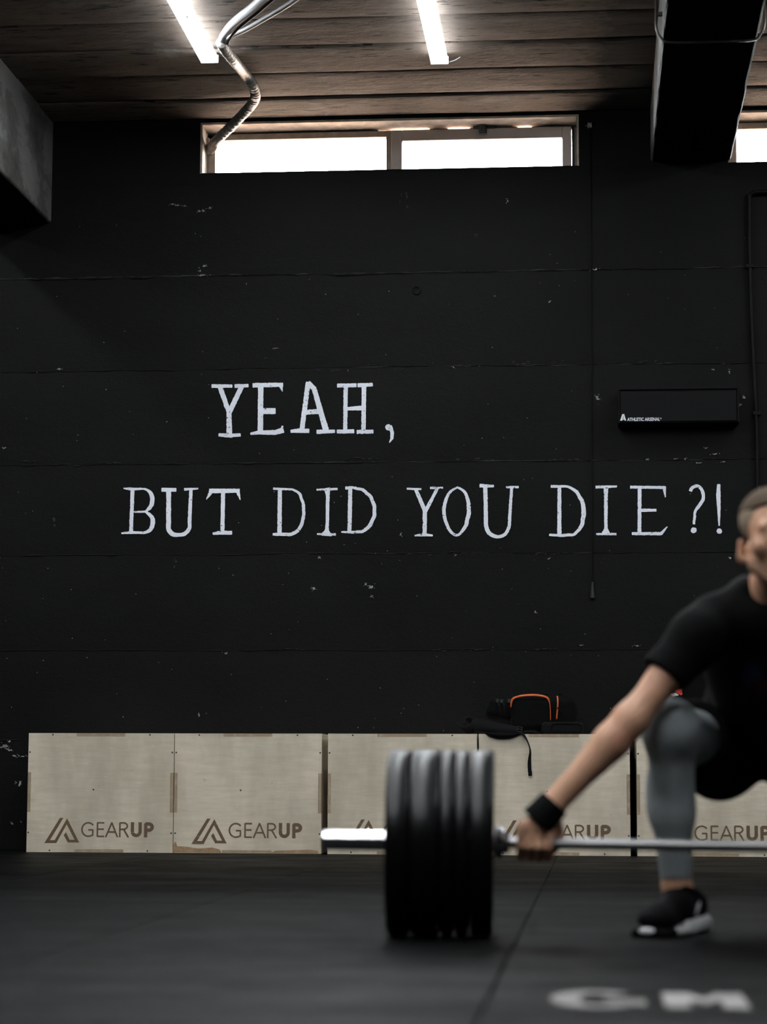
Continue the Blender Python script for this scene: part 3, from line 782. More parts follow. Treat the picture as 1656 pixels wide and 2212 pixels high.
def ring_arc(cx, cy, rx, ry, w, wy, a0, a1, n=20):
    o = []; i_ = []
    for k in range(n + 1):
        a = math.radians(a0 + (a1 - a0) * k / n)
        o.append((cx + rx * math.cos(a), cy + ry * math.sin(a))); i_.append((cx + (rx - w) * math.cos(a), cy + (ry - wy) * math.sin(a)))
    return o + i_[::-1]


floor_mark([ring_arc(0.002, -8.165, 0.082, 0.155, 0.05, 0.045, 45, 330), [(0.012, -8.15), (0.085, -8.15), (0.085, -8.185), (0.012, -8.185)], [(0.045, -8.16), (0.085, -8.16), (0.085, -8.27), (0.045, -8.25)]])
floor_mark([[(0.116, -8.03), (0.165, -8.03), (0.187, -8.13), (0.209, -8.03), (0.258, -8.03), (0.258, -8.30), (0.214, -8.30), (0.214, -8.16), (0.187, -8.24), (0.160, -8.16), (0.160, -8.30), (0.116, -8.30)]])

# ceiling
cb = MB().box((XL, YF, 4.034), (XR, 0, 4.3))
ceiling = tag(cb.build('ceiling', M['ceil']), 'stained brown board-marked concrete ceiling', 'ceiling', kind='structure')


def board(x0, x1, y0, y1, z, seed):
    b = MB(); n = int((x1 - x0) / 0.03); rows = 8
    prof = [(0, 0.017), (0, 0.006), (0.03, 0.0)] + [(q, 0) for q in (0.25, 0.5, 0.75)] + [(0.97, 0), (1, 0.006), (1, 0.017)]
    for i in range(n + 1):
        x = x0 + (x1 - x0) * i / n
        e0 = 0.004 * noise.noise(Vector((x * 5, seed, 1))) + 0.003 * noise.noise(Vector((x * 31, seed, 2)))
        e1 = 0.004 * noise.noise(Vector((x * 5, seed, 5))) + 0.003 * noise.noise(Vector((x * 31, seed, 6)))
        for (t, dz) in prof:
            y = y0 + e0 + (y1 + e1 - y0 - e0) * t
            b.v.append(Vector((x, y, z + dz + 0.003 * noise.noise(Vector((x * 1.4, y * 5, seed))))))
    m = len(prof)
    for i in range(n):
        for j in range(m - 1): b.f.append((i * m + j, i * m + j + 1, (i + 1) * m + j + 1, (i + 1) * m + j))
    return b.build('ceiling_board', M['ceil'], ceiling, smooth=True, autosmooth=0.7)


BX0, BX1 = -2.985, 0.3286
RX0, RX1 = 0.7603, 4.1
yb = [0.0, -0.36, -0.787, -1.208, -1.633, -2.04, -2.45, -2.86]
for i in range(7):
    z = CZ + (-0.004, 0.003, -0.002, 0.004, -0.003, 0.002, 0)[i]
    board(BX0, BX1, yb[i] - 0.008, yb[i + 1] + 0.008, z, i * 2.7)
    if i < 4: board(RX0, RX1, yb[i] - 0.006, yb[i + 1] + 0.006, z, 40 + i * 2.7)


def beam(name, x0, x1, zb, label, side_mat, under_mat):
    r = thing(name, label, 'beam', (x0, 0, zb), kind='structure')
    n = 80
    # web: two sides, with a chipped lower arris
    b = MB(); prof = [(x0, 4.05), (x0, zb + 0.012), (x0 + 0.01, zb)]
    profR = [(x1 - 0.01, zb), (x1, zb + 0.012), (x1, 4.05)]
    for pr, nm in ((prof, 'beam_side'), (profR, 'beam_side')):
        b = MB()
        for i in range(n + 1):
            y = 0.0 + (YF + 0.0) * (i / n) ** 1.6
            for (x, z) in pr:
                j = 0.003 * noise.noise(Vector((y * 6, x * 3, z))) + 0.004 * noise.noise(Vector((y * 23, x, z * 2)))
                b.v.append(Vector((x + (j if z < 4 else 0), y, z + (j if z < 4 else 0))))
        for i in range(n):
            for j in range(2): b.f.append((i * 3 + j, i * 3 + j + 1, (i + 1) * 3 + j + 1, (i + 1) * 3 + j))
        b.build(nm, side_mat, r, smooth=True, autosmooth=0.6)
    MB().box((x0 + 0.006, YF, zb + 0.002), (x1 - 0.006, 0, 4.05)).build('beam_underside', under_mat, r)
    return r


beam('beam', -3.45, -2.985, 3.445, 'bare grey concrete ceiling beam at the upper left corner', M['beam'], M['black_beam'])
beam('beam', RX0 - 0.4317, RX0, 3.7237, 'black concrete ceiling beam right of the long window', M['beam'], M['black_beam'])


# windows
def window(name, x0, x1, label, full):
    r = thing(name, label, 'window', (x0, 0, WZ0), kind='structure')
    y0, yf = 0.0, 0.165
    rb = MB()
    t = 0.012
    rb.box((x0 - 0.002, 0.004, WZ0), (x0 + t, 0.295, WZ1)); rb.box((x1 - t, 0.004, WZ0), (x1 + 0.002, 0.295, WZ1)); rb.box((x0, 0.004, WZ1 - t), (x1, 0.295, WZ1 + 0.002))
    rb.build('reveal', M['reveal'], r, bevel=0.003, seg=1)
    sill = MB().box((x0, 0.002, WZ0 - 0.004), (x1, 0.34, WZ0 + 0.006)); sill.build('sill', M['wall'], r, bevel=0.003, seg=1)
    a, c = x0 + t, x1 - t; zt = WZ1 - t - 0.010; zb = WZ0 + 0.006
    xm = at(838.5, 330, yf).x if full else (x0 + x1) / 2
    fr = MB()
    fr.box((a, yf + .0, zb), (a + 0.045, yf + .06, zt)); fr.box((a, yf, zt - 0.034), (xm + 0.005, yf + .06, zt)); fr.box((a, yf, zb), (xm, yf + .06, zb + 0.02))
    fr.box((xm - 0.012, yf - .004, zb), (xm + 0.016, yf + .06, zt)); fr.box((xm, yf + 0.02, zb), (c, yf + .06, zb + 0.02)); fr.box((c - 0.015, yf + 0.012, zb), (c, yf + .06, zt))
    fr.build('frame', M['frame_old'], r, bevel=0.003, seg=1)
    gk = MB().box((c - 0.028, yf + 0.006, zb), (c - 0.014, yf + 0.05, zt)); gk.build('seal', M['gasket'], r)
    s = MB(); sx0, sx1 = xm + 0.016, c - 0.03; yo = yf - 0.022; st = zt - 0.004
    s.box((sx0, yo, zb + 0.002), (sx0 + 0.062, yo + 0.05, st)); s.box((sx1 - 0.05, yo, zb + 0.002), (sx1, yo + 0.05, st))
    s.box((sx0 + .062, yo, st - 0.062), (sx1 - .05, yo + 0.05, st)); s.box((sx0 + .062, yo, zb + 0.002), (sx1 - .05, yo + 0.05, zb + 0.03))
    sash = s.build('sash', M['frame_pvc'], r, bevel=0.004, seg=2)
    MB().box((a + 0.04, yf + 0.028, zb + 0.015), (xm - 0.008, yf + 0.034, zt - 0.03)).build('pane', M['glass'], r)
    MB().box((sx0 + 0.055, yo + 0.02, zb + 0.025), (sx1 - 0.045, yo + 0.026, st - 0.055)).build('pane', M['glass'], r)
    # strip that closes the gap over the sash, leaving slits of daylight
    g = MB()
    segs = [(a, xm - 0.02)] if not full else [(a, xm - 0.06), (at(927, 280, yf).x, at(966, 280, yf).x), (at(1014, 280, yf).x, at(1117, 280, yf).x), (at(1148, 280, yf).x, c)]
    if not full: segs.append((xm, c))
    for p, q in segs: g.box((p, yf + 0.02, zt - 0.006), (q, yf + 0.05, WZ1 - t + 0.002))
    g.build('weather_strip', M['gasket'], r)
    if full:
        lx = at(1043, 280, yf).x
        l = MB().box((lx - 0.055, yo - 0.006, st - 0.004), (lx + 0.07, yo + 0.03, st + 0.012)); l.box((lx - 0.021, yo - 0.022, st - 0.036), (lx + 0.021, yo, st + 0.016)); l.box((lx - 0.012, yo - 0.03, st - 0.012), (lx + 0.012, yo - 0.02, st + 0.02))
        l.build('latch', M['latch'], r, bevel=0.004)
    return r


window('window_1', W1[0], W1[1], 'long narrow two-light window under the ceiling, over the lettering', True)
window('window_2', W2[0], W2[1], 'narrow high window right of the black beam', False)
gb = MB().box((-14, 0.36, 3.40), (14, 30, 3.56)); tag(gb.build('ground_outside', M['ground']), 'sunless pavement outside the high windows', 'ground', kind='structure')


# ------------------------------------------------------------------ lamps
def lamp(x, y, label, first):
    L = 1.22; w = 0.044; z = CZ - 0.004
    if first is None:
        r = thing('ceiling_lamp', label, 'lamp', (x, y, z))
        MB().box((x - 0.026, y - L, z - 0.03), (x + 0.026, y, z)).build('housing', M['lampbody'], r, bevel=0.003)
        zb = z - 0.052
        MB().box((x - w + 0.003, y - L + 0.012, zb), (x + w - 0.003, y - 0.012, zb + 0.004)).build('diffuser', M['tube'], r)
        for sg in (-1, 1):
            xs = x + sg * w
            MB().prism([(xs - sg * 0.003, zb + 0.001), (xs, zb + 0.008), (xs - sg * 0.006, z - 0.016), (xs - sg * 0.012, z - 0.016)], y - L + 0.012, y - 0.012).build('side_lens', M['side_lens'], r)
        for yy in (y - 0.012, y - L):
            MB().box((x - w - 0.001, yy, zb - 0.002), (x + w + 0.001, yy + 0.012, z - 0.012)).build('end_cap', M['lampbody'], r, bevel=0.003)
        return r
    r = first.copy(); COL.objects.link(r); r.location = (x, y, z); r['label'] = label
    for ch in first.children:
        if ch.name.startswith('clip'): continue
        inv = ch.matrix_parent_inverse.copy()
        c = ch.copy(); COL.objects.link(c); c.parent = r; c.matrix_parent_inverse = inv
    return r


l1 = lamp(-1.905, -1.16, 'lit tube lamp at upper left, crossed by the grey wrapped pipe', None)
l2 = lamp(-0.752, -1.05, 'lit tube lamp over the middle of the long window', l1)
wp = MB().tube(smooth_path([atz(970, 134, 3.975), atz(982, 130, 3.985), atz(994, 123, 4.0)], 5), 0.002, 5); wp.build('loose_wire', M['pipe_white'], l2)
wp = MB().tube(smooth_path([atz(375, -2, 3.97), atz(392, 22, 3.95), atz(404, 36, 3.93), atz(398, 42, 3.96)], 5), 0.005, 6); wp.build('clip', M['lampbody'], l1)
rest = []
for x in (-1.905, -0.752, 1.75, 2.9, -5.0, -4.0, 5.2):
    main = x in (-1.905, -0.752)
    for k in range(8 if main else 4):
        y = -1.9 - 1.3 * k if main else -1.1 - 2.2 * k
        if k == 0 and (x in (-1.905, -0.752)): continue
        if x in (-5.0, -4.0, 5.2) and k % 2: continue
        rest.append(lamp(x, y, 'lit tube lamp further along the ceiling, out of the picture', l1))
for o in rest: o['group'] = 'ceiling lamps further into the room'

# ------------------------------------------------------------------ pipes and cables
hose = thing('wrapped_pipe', 'bent grey foil-wrapped pipe running from the long window up past a lamp', 'pipe', at(470, 300, 0))
zp = 3.905
hp = [at(447, 335, 0.24), at(456, 318, 0.10), at(474, 297, -0.04), at(500, 272, -0.18), at(528, 243, -0.34), at(546, 222, -0.48), at(552, 203, -0.62), at(545, 183, -0.74), at(527, 158, -0.86), atz(505, 131, 3.935), atz(487, 108, 3.925), atz(478, 92, 3.925)]
path = smooth_path(hp, 14); L = len(path)
rad = [0.027 + 0.0017 * math.sin(i * 1.9) + 0.0022 * noise.noise(Vector((i * 0.31, 2, 0))) for i in range(L)]
MB().tube(path, rad, 16).build('wrapped_lagging', M['foil'], hose, smooth=True)
bp = smooth_path([atz(x_, y_, 3.94) for x_, y_ in ((478, 96), (481, 80), (497, 58), (522, 36), (545, 18), (572, -6), (640, -60))], 10)
MB().tube(bp, [0.016 + 0.007 * min(1, i / 25) for i in range(len(bp))], 12).build('white_branch_hose', M['pipe_white'], hose, smooth=True)
bp2 = smooth_path([p + Vector((0.03, 0, -0.018)) for p in bp[4::6]], 6)
MB().tube(bp2, 0.007, 8).build('branch_cable', M['gasket'], hose, smooth=True)
bp = smooth_path([atz(x_, y_, 3.955) for x_, y_ in ((480, 94), (500, 78), (530, 64), (572, 40), (610, 18), (640, -2), (720, -60))], 10)
MB().tube(bp, [0.009 + 0.003 * min(1, i / 20) for i in range(len(bp))], 10).build('white_branch_hose', M['pipe_white'], hose, smooth=True)
MB().tube(smooth_path([at(449, 300, 0.05), at(452, 312, 0.03), at(460, 306, -0.01), at(466, 318, 0.03), at(458, 330, 0.08)], 8), 0.009, 8).build('tape_end', M['reveal'], hose, smooth=True)

# conduit slung under the right-hand beam
cd = thing('conduit', 'bent steel conduit slung under the black beam', 'conduit', atz(1430, 88, 3.70))
yc = -2.12; cz = 3.695; xa = 0.302; xb = 0.785
pts = [(xa, yc, 4.03), (xa, yc, 3.85), (xa, yc, cz + 0.07), (xa + 0.018, yc, cz + 0.025), (xa + 0.06, yc, cz), (0.54, yc, cz - 0.002), (xb - 0.06, yc, cz), (xb - 0.018, yc, cz + 0.025), (xb, yc, cz + 0.07), (xb, yc, 3.85), (xb, yc, 4.03)]
MB().tube(smooth_path(pts, 6), 0.006, 10).build('bent_tube', M['galv'], cd, smooth=True)
MB().box((xa + 0.006, yc - 0.012, 3.82), (0.338, yc + 0.012, 3.835)).build('clip', M['latch'], cd)

# black pipe on the wall at the right edge
rp = thing('wall_pipe', 'black painted pipe running down the wall at the right edge', 'pipe', at(1636, 1600, -0.02))
pth = [at(1720, 413, -0.03), at(1660, 414, -0.03), at(1632, 415, -0.03), at(1620, 421, -0.03), at(1618, 436, -0.03), at(1619, 560, -0.03), at(1624, 720, -0.03), at(1632, 880, -0.03), at(1635, 1000, -0.03), at(1637, 1200, -0.03), at(1640, 1830, -0.03)]
MB().tube(smooth_path(pth, 8), 0.012, 10).build('pipe_run', M['black_rail'], rp, smooth=True)
for (x, y) in ((1619, 575), (1634, 893), (1637, 1300)):
    p = at(x, y, -0.03); MB().box((p.x - 0.022, -0.044, p.z - 0.01), (p.x + 0.022, 0.0, p.z + 0.01)).build('pipe_clip', M['black_rail'], rp, bevel=0.003)

# pull cord
pc = thing('pull_cord', 'thin black cord hanging on the wall with a small tapered handle', 'cord', at(1279, 1295, -0.02))
c0, c1 = at(1273, 272, -0.014), at(1279, 1258, -0.014)
MB().tube([c0, c0.lerp(c1, .3) + Vector((0.002, 0, 0)), c0.lerp(c1, .6), c1], 0.003, 6).build('cord', M['wall'], pc)
MB().lathe_x([(0, 0.002), (0, 0.0055), (0.012, 0.006), (0.07, 0.0125), (0.086, 0.0135), (0.088, 0.001)], at(1279, 1257, -0.016), 16, (0, 0, -1)).build('handle', M['grey_plastic'], pc, smooth=True, autosmooth=0.6)
MB().box((c0.x - 0.012, -0.022, c0.z - 0.01), (c0.x + 0.012, 0.002, c0.z + 0.012)).build('hook', M['chip'], pc, bevel=0.004)

# wall-mounted black box
pA, pB = at(1337, 838, -0.13), at(1593, 911, -0.13)
wb = thing('wall_box', 'black wall-mounted metal box with small white lettering', 'box', ((pA.x + pB.x) / 2, 0, pB.z))
h = MB(); e = 0.010
h.box((pA.x, -0.122, pB.z), (pB.x, 0.0, pA.z - 0.012)); h.build('housing', M['satin_black'], wb, bevel=0.003)
MB().box((pA.x + 0.004, -0.130, pB.z + 0.006), (pB.x - 0.004, -0.120, pA.z - 0.020)).build('front_panel', M['satin_black'], wb, bevel=0.003)
MB().box((pA.x - 0.004, -0.134, pA.z - 0.012), (pB.x + 0.004, 0.0, pA.z)).build('top_lip', M['satin_black'], wb, bevel=0.003)
for x0 in (pA.x - 0.008, pB.x - 0.002): MB().box((x0, -0.134, pB.z - 0.003), (x0 + 0.010, 0.0, pA.z - 0.011)).build('end_cap', M['satin_black'], wb, bevel=0.003)
yt = -0.1312


def poly_on(pts, y, ox, oy, k, b):
    P = []
    for (x, z) in pts: p = at(ox + x * k, oy + z * k, y); P.append((p.x, p.z))
    b.prism(P, y, y + 0.0012)


kw = 416 / 1656
b = MB()
poly_on([(393, 512), (412, 456), (431, 456), (420, 486), (411, 512)], yt, 1240, 780, kw, b)
poly_on([(415, 512), (426, 480), (420, 470), (429, 458), (445, 512), (433, 512), (430, 502), (422, 502)], yt, 1240, 780, kw, b)
b.build('printed_emblem', M['white_print'], wb)


def text_mesh(body, bold):
    cu = bpy.data.curves.new('lettering', 'FONT'); cu.body = body; cu.offset = bold; cu.extrude = 0.0; cu.resolution_u = 3
    o = bpy.data.objects.new('lettering', cu); COL.objects.link(o)
    me = bpy.data.meshes.new_from_object(o.evaluated_get(bpy.context.evaluated_depsgraph_get()))
    bpy.data.objects.remove(o); bpy.data.curves.remove(cu); return me


def text_on(name, body, x0, x1, z0, z1, y, mat, parent, bold=0.02):
    me = text_mesh(body, bold); co = np.empty(len(me.vertices) * 3); me.vertices.foreach_get('co', co); co = co.reshape(-1, 3)
    lo, hi = co.min(0), co.max(0)
    n = np.empty_like(co); n[:, 0] = x0 + (co[:, 0] - lo[0]) / (hi[0] - lo[0]) * (x1 - x0); n[:, 2] = z0 + (co[:, 1] - lo[1]) / (hi[1] - lo[1]) * (z1 - z0); n[:, 1] = y
    me.vertices.foreach_set('co', n.ravel()); me.update()
    return link(name, me, mat, parent)


ta, tb = at(1240 + 455 * kw, 780 + 517 * kw, yt), at(1240 + 736 * kw, 780 + 484 * kw, yt)
text_on('printed_lettering', 'ATHLETIC ARSENAL', ta.x, tb.x, ta.z, tb.z, yt, M['white_print'], wb, 0.028)
ra = at(1240 + 743 * kw, 780 + 493 * kw, yt); b = MB()
b.tube([(ra.x + 0.0035 * math.cos(a), yt, ra.z + 0.0035 * math.sin(a)) for a in [i * math.pi / 6 for i in range(13)]], 0.0009, 5); b.build('registered_mark', M['white_print'], wb)


# ------------------------------------------------------------------ plywood jump boxes
BW, BH, BD, PT = 0.762, 0.61, 0.508, 0.0165
BXS = [-2.9164, -2.1512, -1.3559, -0.5836, 0.2121]
BYS = [-0.53 + q for q in (0, 0.0078, -0.0013, -0.007, -0.0029)]
LBL = ['clean plywood jump box at the far left of the row', 'plywood jump box with veneer torn at its lower left corner', 'plywood jump box behind the stacked barbell plates', 'plywood jump box under the orange-zipped backpack', 'plywood jump box behind the crouching lifter']


INK = [0]


def ink_strokes(strokes, width, b, y):
    y0 = y
    for st in strokes:
        for (x0, z0), (x1, z1) in zip(st[:-1], st[1:]):
            INK[0] += 1; y = y0 - 0.00012 * (INK[0] % 5)
            dx, dz = x1 - x0, z1 - z0; L = math.hypot(dx, dz) or 1; ux, uz = dx / L * width / 2, dz / L * width / 2; nx, nz = -uz, ux
            ex = 0.35
            b.prism([(x0 - ux * ex + nx, z0 - uz * ex + nz), (x0 - ux * ex - nx, z0 - uz * ex - nz), (x1 + ux * ex - nx, z1 + uz * ex - nz), (x1 + ux * ex + nx, z1 + uz * ex + nz)], y, y + 0.002)


def arc(cx, cz, rx, rz, a0, a1, n=14): return [(cx + rx * math.cos(math.radians(a0 + (a1 - a0) * i / n)), cz + rz * math.sin(math.radians(a0 + (a1 - a0) * i / n))) for i in range(n + 1)]


def box_parts():
    r = thing('jump_box', LBL[0], 'box', (0, 0, 0), 'plywood jump boxes along the wall')
    tx0, tx1, tz0, tz1 = 0.33 * BW, 0.665 * BW, 0.335 * BH, 0.67 * BH
    e = PT
    P = [(0, 0), (tx0, 0), (tx0, e), (tx1, e), (tx1, 0), (BW, 0), (BW, tz0), (BW - e, tz0), (BW - e, tz1), (BW, tz1), (BW, BH), (tx1, BH), (tx1, BH - e), (tx0, BH - e), (tx0, BH), (0, BH), (0, tz1), (e, tz1), (e, tz0), (0, tz0)]
    MB().prism(P, 0, e).build('front_panel', M['ply'], r, bevel=0.0022)
    MB().box((0, BD - e, 0), (BW, BD, BH)).build('back_panel', M['ply'], r, bevel=0.002)
    MB().box((0, e, BH - e), (BW, BD - e, BH)).build('top_panel', M['ply'], r, bevel=0.0015)
    MB().box((0, e, 0), (BW, BD - e, e)).build('bottom_panel', M['ply'], r, bevel=0.0015)
    for x in (0, BW - e): MB().box((x, e, e), (x + e, BD - e, BH - e)).build('side_panel', M['ply'], r, bevel=0.0015)
    g = 0.0008
    MB().box((tx0 + g, 0.0005, BH - e + g), (tx1 - g, e, BH)).build('joint_tab', M['edge_z'], r)
    MB().box((tx0 + g, 0.0005, 0), (tx1 - g, e, e - g)).build('joint_tab', M['edge_z'], r)
    for x in (0, BW - e + g): MB().box((x, 0.0005, tz0 + g), (x + e - g, e, tz1 - g)).build('joint_tab', M['edge_x'], r)
    s = MB()
    for (x, z) in ((0.127, BH - 0.008), (0.636, BH - 0.008), (0.121, 0.009), (0.632, 0.009), (0.008, 0.512), (BW - 0.008, 0.512), (0.008, 0.1), (BW - 0.008, 0.1), (0.345, 0.32)):
        s.lathe_x([(0.0, 0.0005), (0.0, 0.0045), (0.002, 0.005)], (x, 0.0016, z), 10, (0, 1, 0))
        for v in s.v[-30:]: v.y -= 0.0022
    tag(s.build('screws', M['screw'], r), kind='stuff')
    # emblem: an open double-stroked peak
    ox, oz, k = -0.139, 0.0, 1 / (7.375 * 414)
    E = [(940, 1555), (995, 1555), (787, 1903), (862, 1903), (1055, 1562), (1255, 1938), (1072, 1938), (1005, 1823), (1040, 1778), (1100, 1895), (1180, 1895), (1050, 1655), (890, 1948), (697, 1950)]
    b = MB(); b.prism([((x - 412) * k, (2090 - z) * k) for x, z in E], -0.0006, 0.001); b.build('printed_emblem', M['ink'], r)
    # lettering GEAR thin, UP bold
    b = MB(); z0, z1 = 0.078, 0.155; zm = (z0 + z1) / 2; hz = (z1 - z0) / 2; w = 0.0085
    X = 0.288
    ink_strokes([arc(X + 0.034, zm, 0.033, hz - 0.004, 42, 285), [(X + 0.036, zm - 0.002), (X + 0.058, zm - 0.002), (X + 0.058, z0 + 0.010), (X + 0.0425, z0 + 0.0048)]], w, b, -0.0006)
    X = 0.366
    ink_strokes([[(X + 0.038, z1 - 0.004), (X + 0.004, z1 - 0.004), (X + 0.004, z0 + 0.004), (X + 0.038, z0 + 0.004)], [(X + 0.004, zm + 0.002), (X + 0.036, zm + 0.002)]], w, b, -0.0006)
    X = 0.411
    ink_strokes([[(X + 0.003, z0 + 0.001), (X + 0.0335, z1 - 0.003), (X + 0.064, z0 + 0.001)], [(X + 0.014, z0 + 0.027), (X + 0.053, z0 + 0.027)]], w, b, -0.0006)
    X = 0.483
    ink_strokes([[(X + 0.004, z0 + 0.001), (X + 0.004, z1 - 0.004), (X + 0.022, z1 - 0.004)] + arc(X + 0.022, zm + 0.0185, 0.021, 0.0165, 90, -90, 8) + [(X + 0.004, zm + 0.002)], [(X + 0.024, zm + 0.002), (X + 0.048, z0 + 0.001)]], w, b, -0.0006)
    wb_ = 0.0172; X = 0.543
    ink_strokes([[(X + 0.0095, z1 - 0.003), (X + 0.0095, z0 + 0.03)] + arc(X + 0.0295, z0 + 0.029, 0.02, 0.0195, 180, 360, 8) + [(X + 0.0495, z1 - 0.003)]], wb_, b, -0.0006)
    X = 0.612
    ink_strokes([[(X + 0.0095, z0 + 0.003), (X + 0.0095, z1 - 0.0085), (X + 0.025, z1 - 0.0085)] + arc(X + 0.026, zm + 0.0145, 0.0175, 0.0155, 90, -90, 8) + [(X + 0.0095, zm - 0.001)]], wb_, b, -0.0006)
    b.build('printed_lettering', M['ink'], r)
    return r


jb = box_parts(); BOXES = [jb]
for i in range(1, 5):
    c = jb.copy(); COL.objects.link(c); c['label'] = LBL[i]; BOXES.append(c)
    for ch in jb.children: d = ch.copy(); COL.objects.link(d); d.parent = c
for o, x, y in zip(BOXES, BXS, BYS): o.location = (x, y, 0.001)
# torn veneer on the second box
x0, y0 = BXS[1], BYS[1]
tv = MB().prism([(x0 + 0.001, 0.004), (x0 + 0.001, 0.045), (x0 + 0.012, 0.06), (x0 + 0.02, 0.035), (x0 + 0.06, 0.034), (x0 + 0.13, 0.024), (x0 + 0.2, 0.03), (x0 + 0.24, 0.02), (x0 + 0.25, 0.003), (x0 + 0.12, 0.004)], y0 - 0.0011, y0 + 0.001)
tv.build('torn_veneer', M['veneer'], BOXES[1])
tv = MB().prism([(x0 + 0.5, 0.004), (x0 + 0.53, 0.016), (x0 + 0.7, 0.022), (x0 + 0.745, 0.016), (x0 + 0.75, 0.004)], y0 - 0.0011, y0 + 0.001); tv.build('torn_veneer', M['veneer'], BOXES[1])

# ------------------------------------------------------------------ backpack, pouch and second bag on the boxes
TOP = BH + 0.0015
kb = 340 / 1656


def pb(x, y, Y): return at(960 + x * kb, 1460 + y * kb, Y)


bag = thing('backpack', 'black backpack with orange zips lying on the jump boxes', 'backpack', Vector((pb(1030, 600, -0.33).x, -0.33, TOP)))
Yb = -0.36
lo, hi = pb(690, 600, Yb), pb(1375, 205, Yb)
cx, czz = (lo.x + hi.x) / 2, (TOP + hi.z) / 2
sdf_mesh('main_body', [rbx((cx, -0.25, czz), ((hi.x - lo.x) / 2, 0.135, (hi.z - TOP) / 2), 0.05, k=0.02),
                       ell((pb(1290, 400, Yb).x, -0.25, czz - 0.005), (0.05, 0.12, 0.075), k=0.03)], 0.006, M['nylon'], bag)
p0, p1 = pb(700, 470, -0.41), pb(1110, 225, -0.41)
fz = (TOP + 0.02 + p1.z) / 2
sdf_mesh('front_pocket', [rbx(((p0.x + p1.x) / 2, -0.385, fz), ((p1.x - p0.x) / 2, 0.045, (p1.z - TOP - 0.02) / 2), 0.032, k=0.01)], 0.005, M['nylon'], bag)
Yz = -0.432
zp_ = [pb(697, 330, -0.415), pb(703, 280, -0.42), pb(722, 240, -0.425), pb(780, 217, Yz), pb(860, 205, Yz), pb(950, 203, Yz), pb(1030, 213, Yz), pb(1078, 232, -0.425), pb(1098, 270, -0.42), pb(1108, 320, -0.415), pb(1113, 400, -0.412), pb(1112, 468, -0.41)]
sm = smooth_path(zp_, 6)
ws = [0.004 + 0.007 * max(0, min(1, min(i, 52 - i) / 8)) for i in range(len(sm))]
MB().ribbon(sm, [max(0.004, q) for q in ws], 0.006, (0, -0.75, 0.66)).build('zip_piping', M['orange'], bag, smooth=True)
MB().ribbon(smooth_path([pb(1184, 215, -0.375), pb(1190, 260, -0.395), pb(1188, 330, -0.397), pb(1182, 400, -0.397), pb(1178, 455, -0.39)], 5), 0.0075, 0.005, (0, -1, 0)).build('zip_piping', M['orange'], bag, smooth=True)
MB().ribbon([pb(1186, 335, -0.402), pb(1205, 350, -0.408), pb(1236, 372, -0.408)], 0.008, 0.004, (0, -1, 0)).build('zip_puller', M['webbing'], bag)
a0, a1 = pb(455, 450, -0.33), pb(700, 262, -0.33)
sdf_mesh('lid_pocket', [rbx(((a0.x + a1.x) / 2 + 0.01, -0.26, (a0.z + a1.z) / 2), ((a1.x - a0.x) / 2 + 0.012, 0.10, (a1.z - a0.z) / 2), 0.03, R=rotm('Y', 12), k=0.01), ell((a0.x + 0.03, -0.27, a0.z + 0.03), (0.045, 0.08, 0.035), k=0.02)], 0.005, M['nylon'], bag)
for x, y in ((555, 255), (600, 262), (680, 258)):
    q = pb(x, y, -0.35); MB().box((q.x - 0.008, -0.366, q.z - 0.012), (q.x + 0.008, -0.352, q.z + 0.006)).build('strap_buckle', M['grey_plastic'], bag, bevel=0.002)
for xs in ((555, 575), (610, 625)):
    MB().ribbon(smooth_path([pb(xs[0], 262, -0.36), pb(xs[1], 320, -0.372), pb(xs[1] + 10, 400, -0.362), pb(xs[1] + 4, 450, -0.34)], 5), 0.012, 0.003, (0, -1, 0)).build('lid_strap', M['webbing'], bag)
MB().tube(smooth_path([pb(560, 250, -0.33), pb(500, 285, -0.345), pb(458, 335, -0.345), pb(468, 390, -0.345), pb(520, 430, -0.345), pb(600, 440, -0.345)], 7), 0.006, 8).build('grab_handle', M['webbing'], bag, smooth=True)
for x0_, y0_, x1_, y1_ in ((1035, 190, 1110, 200), (1190, 190, 1250, 200)):
    MB().tube(smooth_path([pb(x0_, y0_ + 18, -0.3), pb((x0_ + x1_) / 2, y0_ - 4, -0.31), pb(x1_, y1_ + 14, -0.3)], 6), 0.004, 6).build('top_loop', M['webbing'], bag, smooth=True)
# padded hip belt with its strap
Yh = -0.50
bl = smooth_path([pb(330, 505, -0.36), pb(250, 455, -0.36), pb(185, 490, -0.38), pb(175, 540, -0.42), pb(215, 572, -0.46), pb(290, 560, -0.475)], 6)
MB().ribbon(bl, 0.05, 0.012, (0.3, 0.5, 0.8)).build('belt_loop', M['webbing'], bag, smooth=True)
belt = smooth_path([pb(280, 505, -0.44), pb(340, 512, -0.47), pb(430, 525, -0.50), pb(540, 545, -0.525), pb(660, 562, -0.53), pb(770, 575, -0.53)], 6)
wsb = [0.066 - 0.028 * (i / (len(belt) - 1)) ** 2 for i in range(len(belt))]
MB().ribbon(belt, wsb, 0.014, [(0, -0.85, 0.5)] * len(belt)).build('hip_belt', M['webbing'], bag, smooth=True, bevel=0)
und = smooth_path([pb(430, 600, -0.53), pb(500, 616, -0.548), pb(600, 624, -0.551), pb(700, 622, -0.551), pb(790, 605, -0.545)], 6)
MB().ribbon(und, [0.008 + 0.02 * math.sin(math.pi * i / (len(und) - 1)) for i in range(len(und))], 0.012, (0, -1, 0)).build('belt_padding', M['nylon'], bag, smooth=True)
q = pb(787, 562, -0.54); R_ = Matrix.Rotation(0.15, 3, 'Y')
bk = MB()
for dz in (-0.012, 0.0, 0.012): bk.box((q.x - 0.013, -0.549, q.z + dz - 0.002), (q.x + 0.013, -0.542, q.z + dz + 0.002), R_, q)
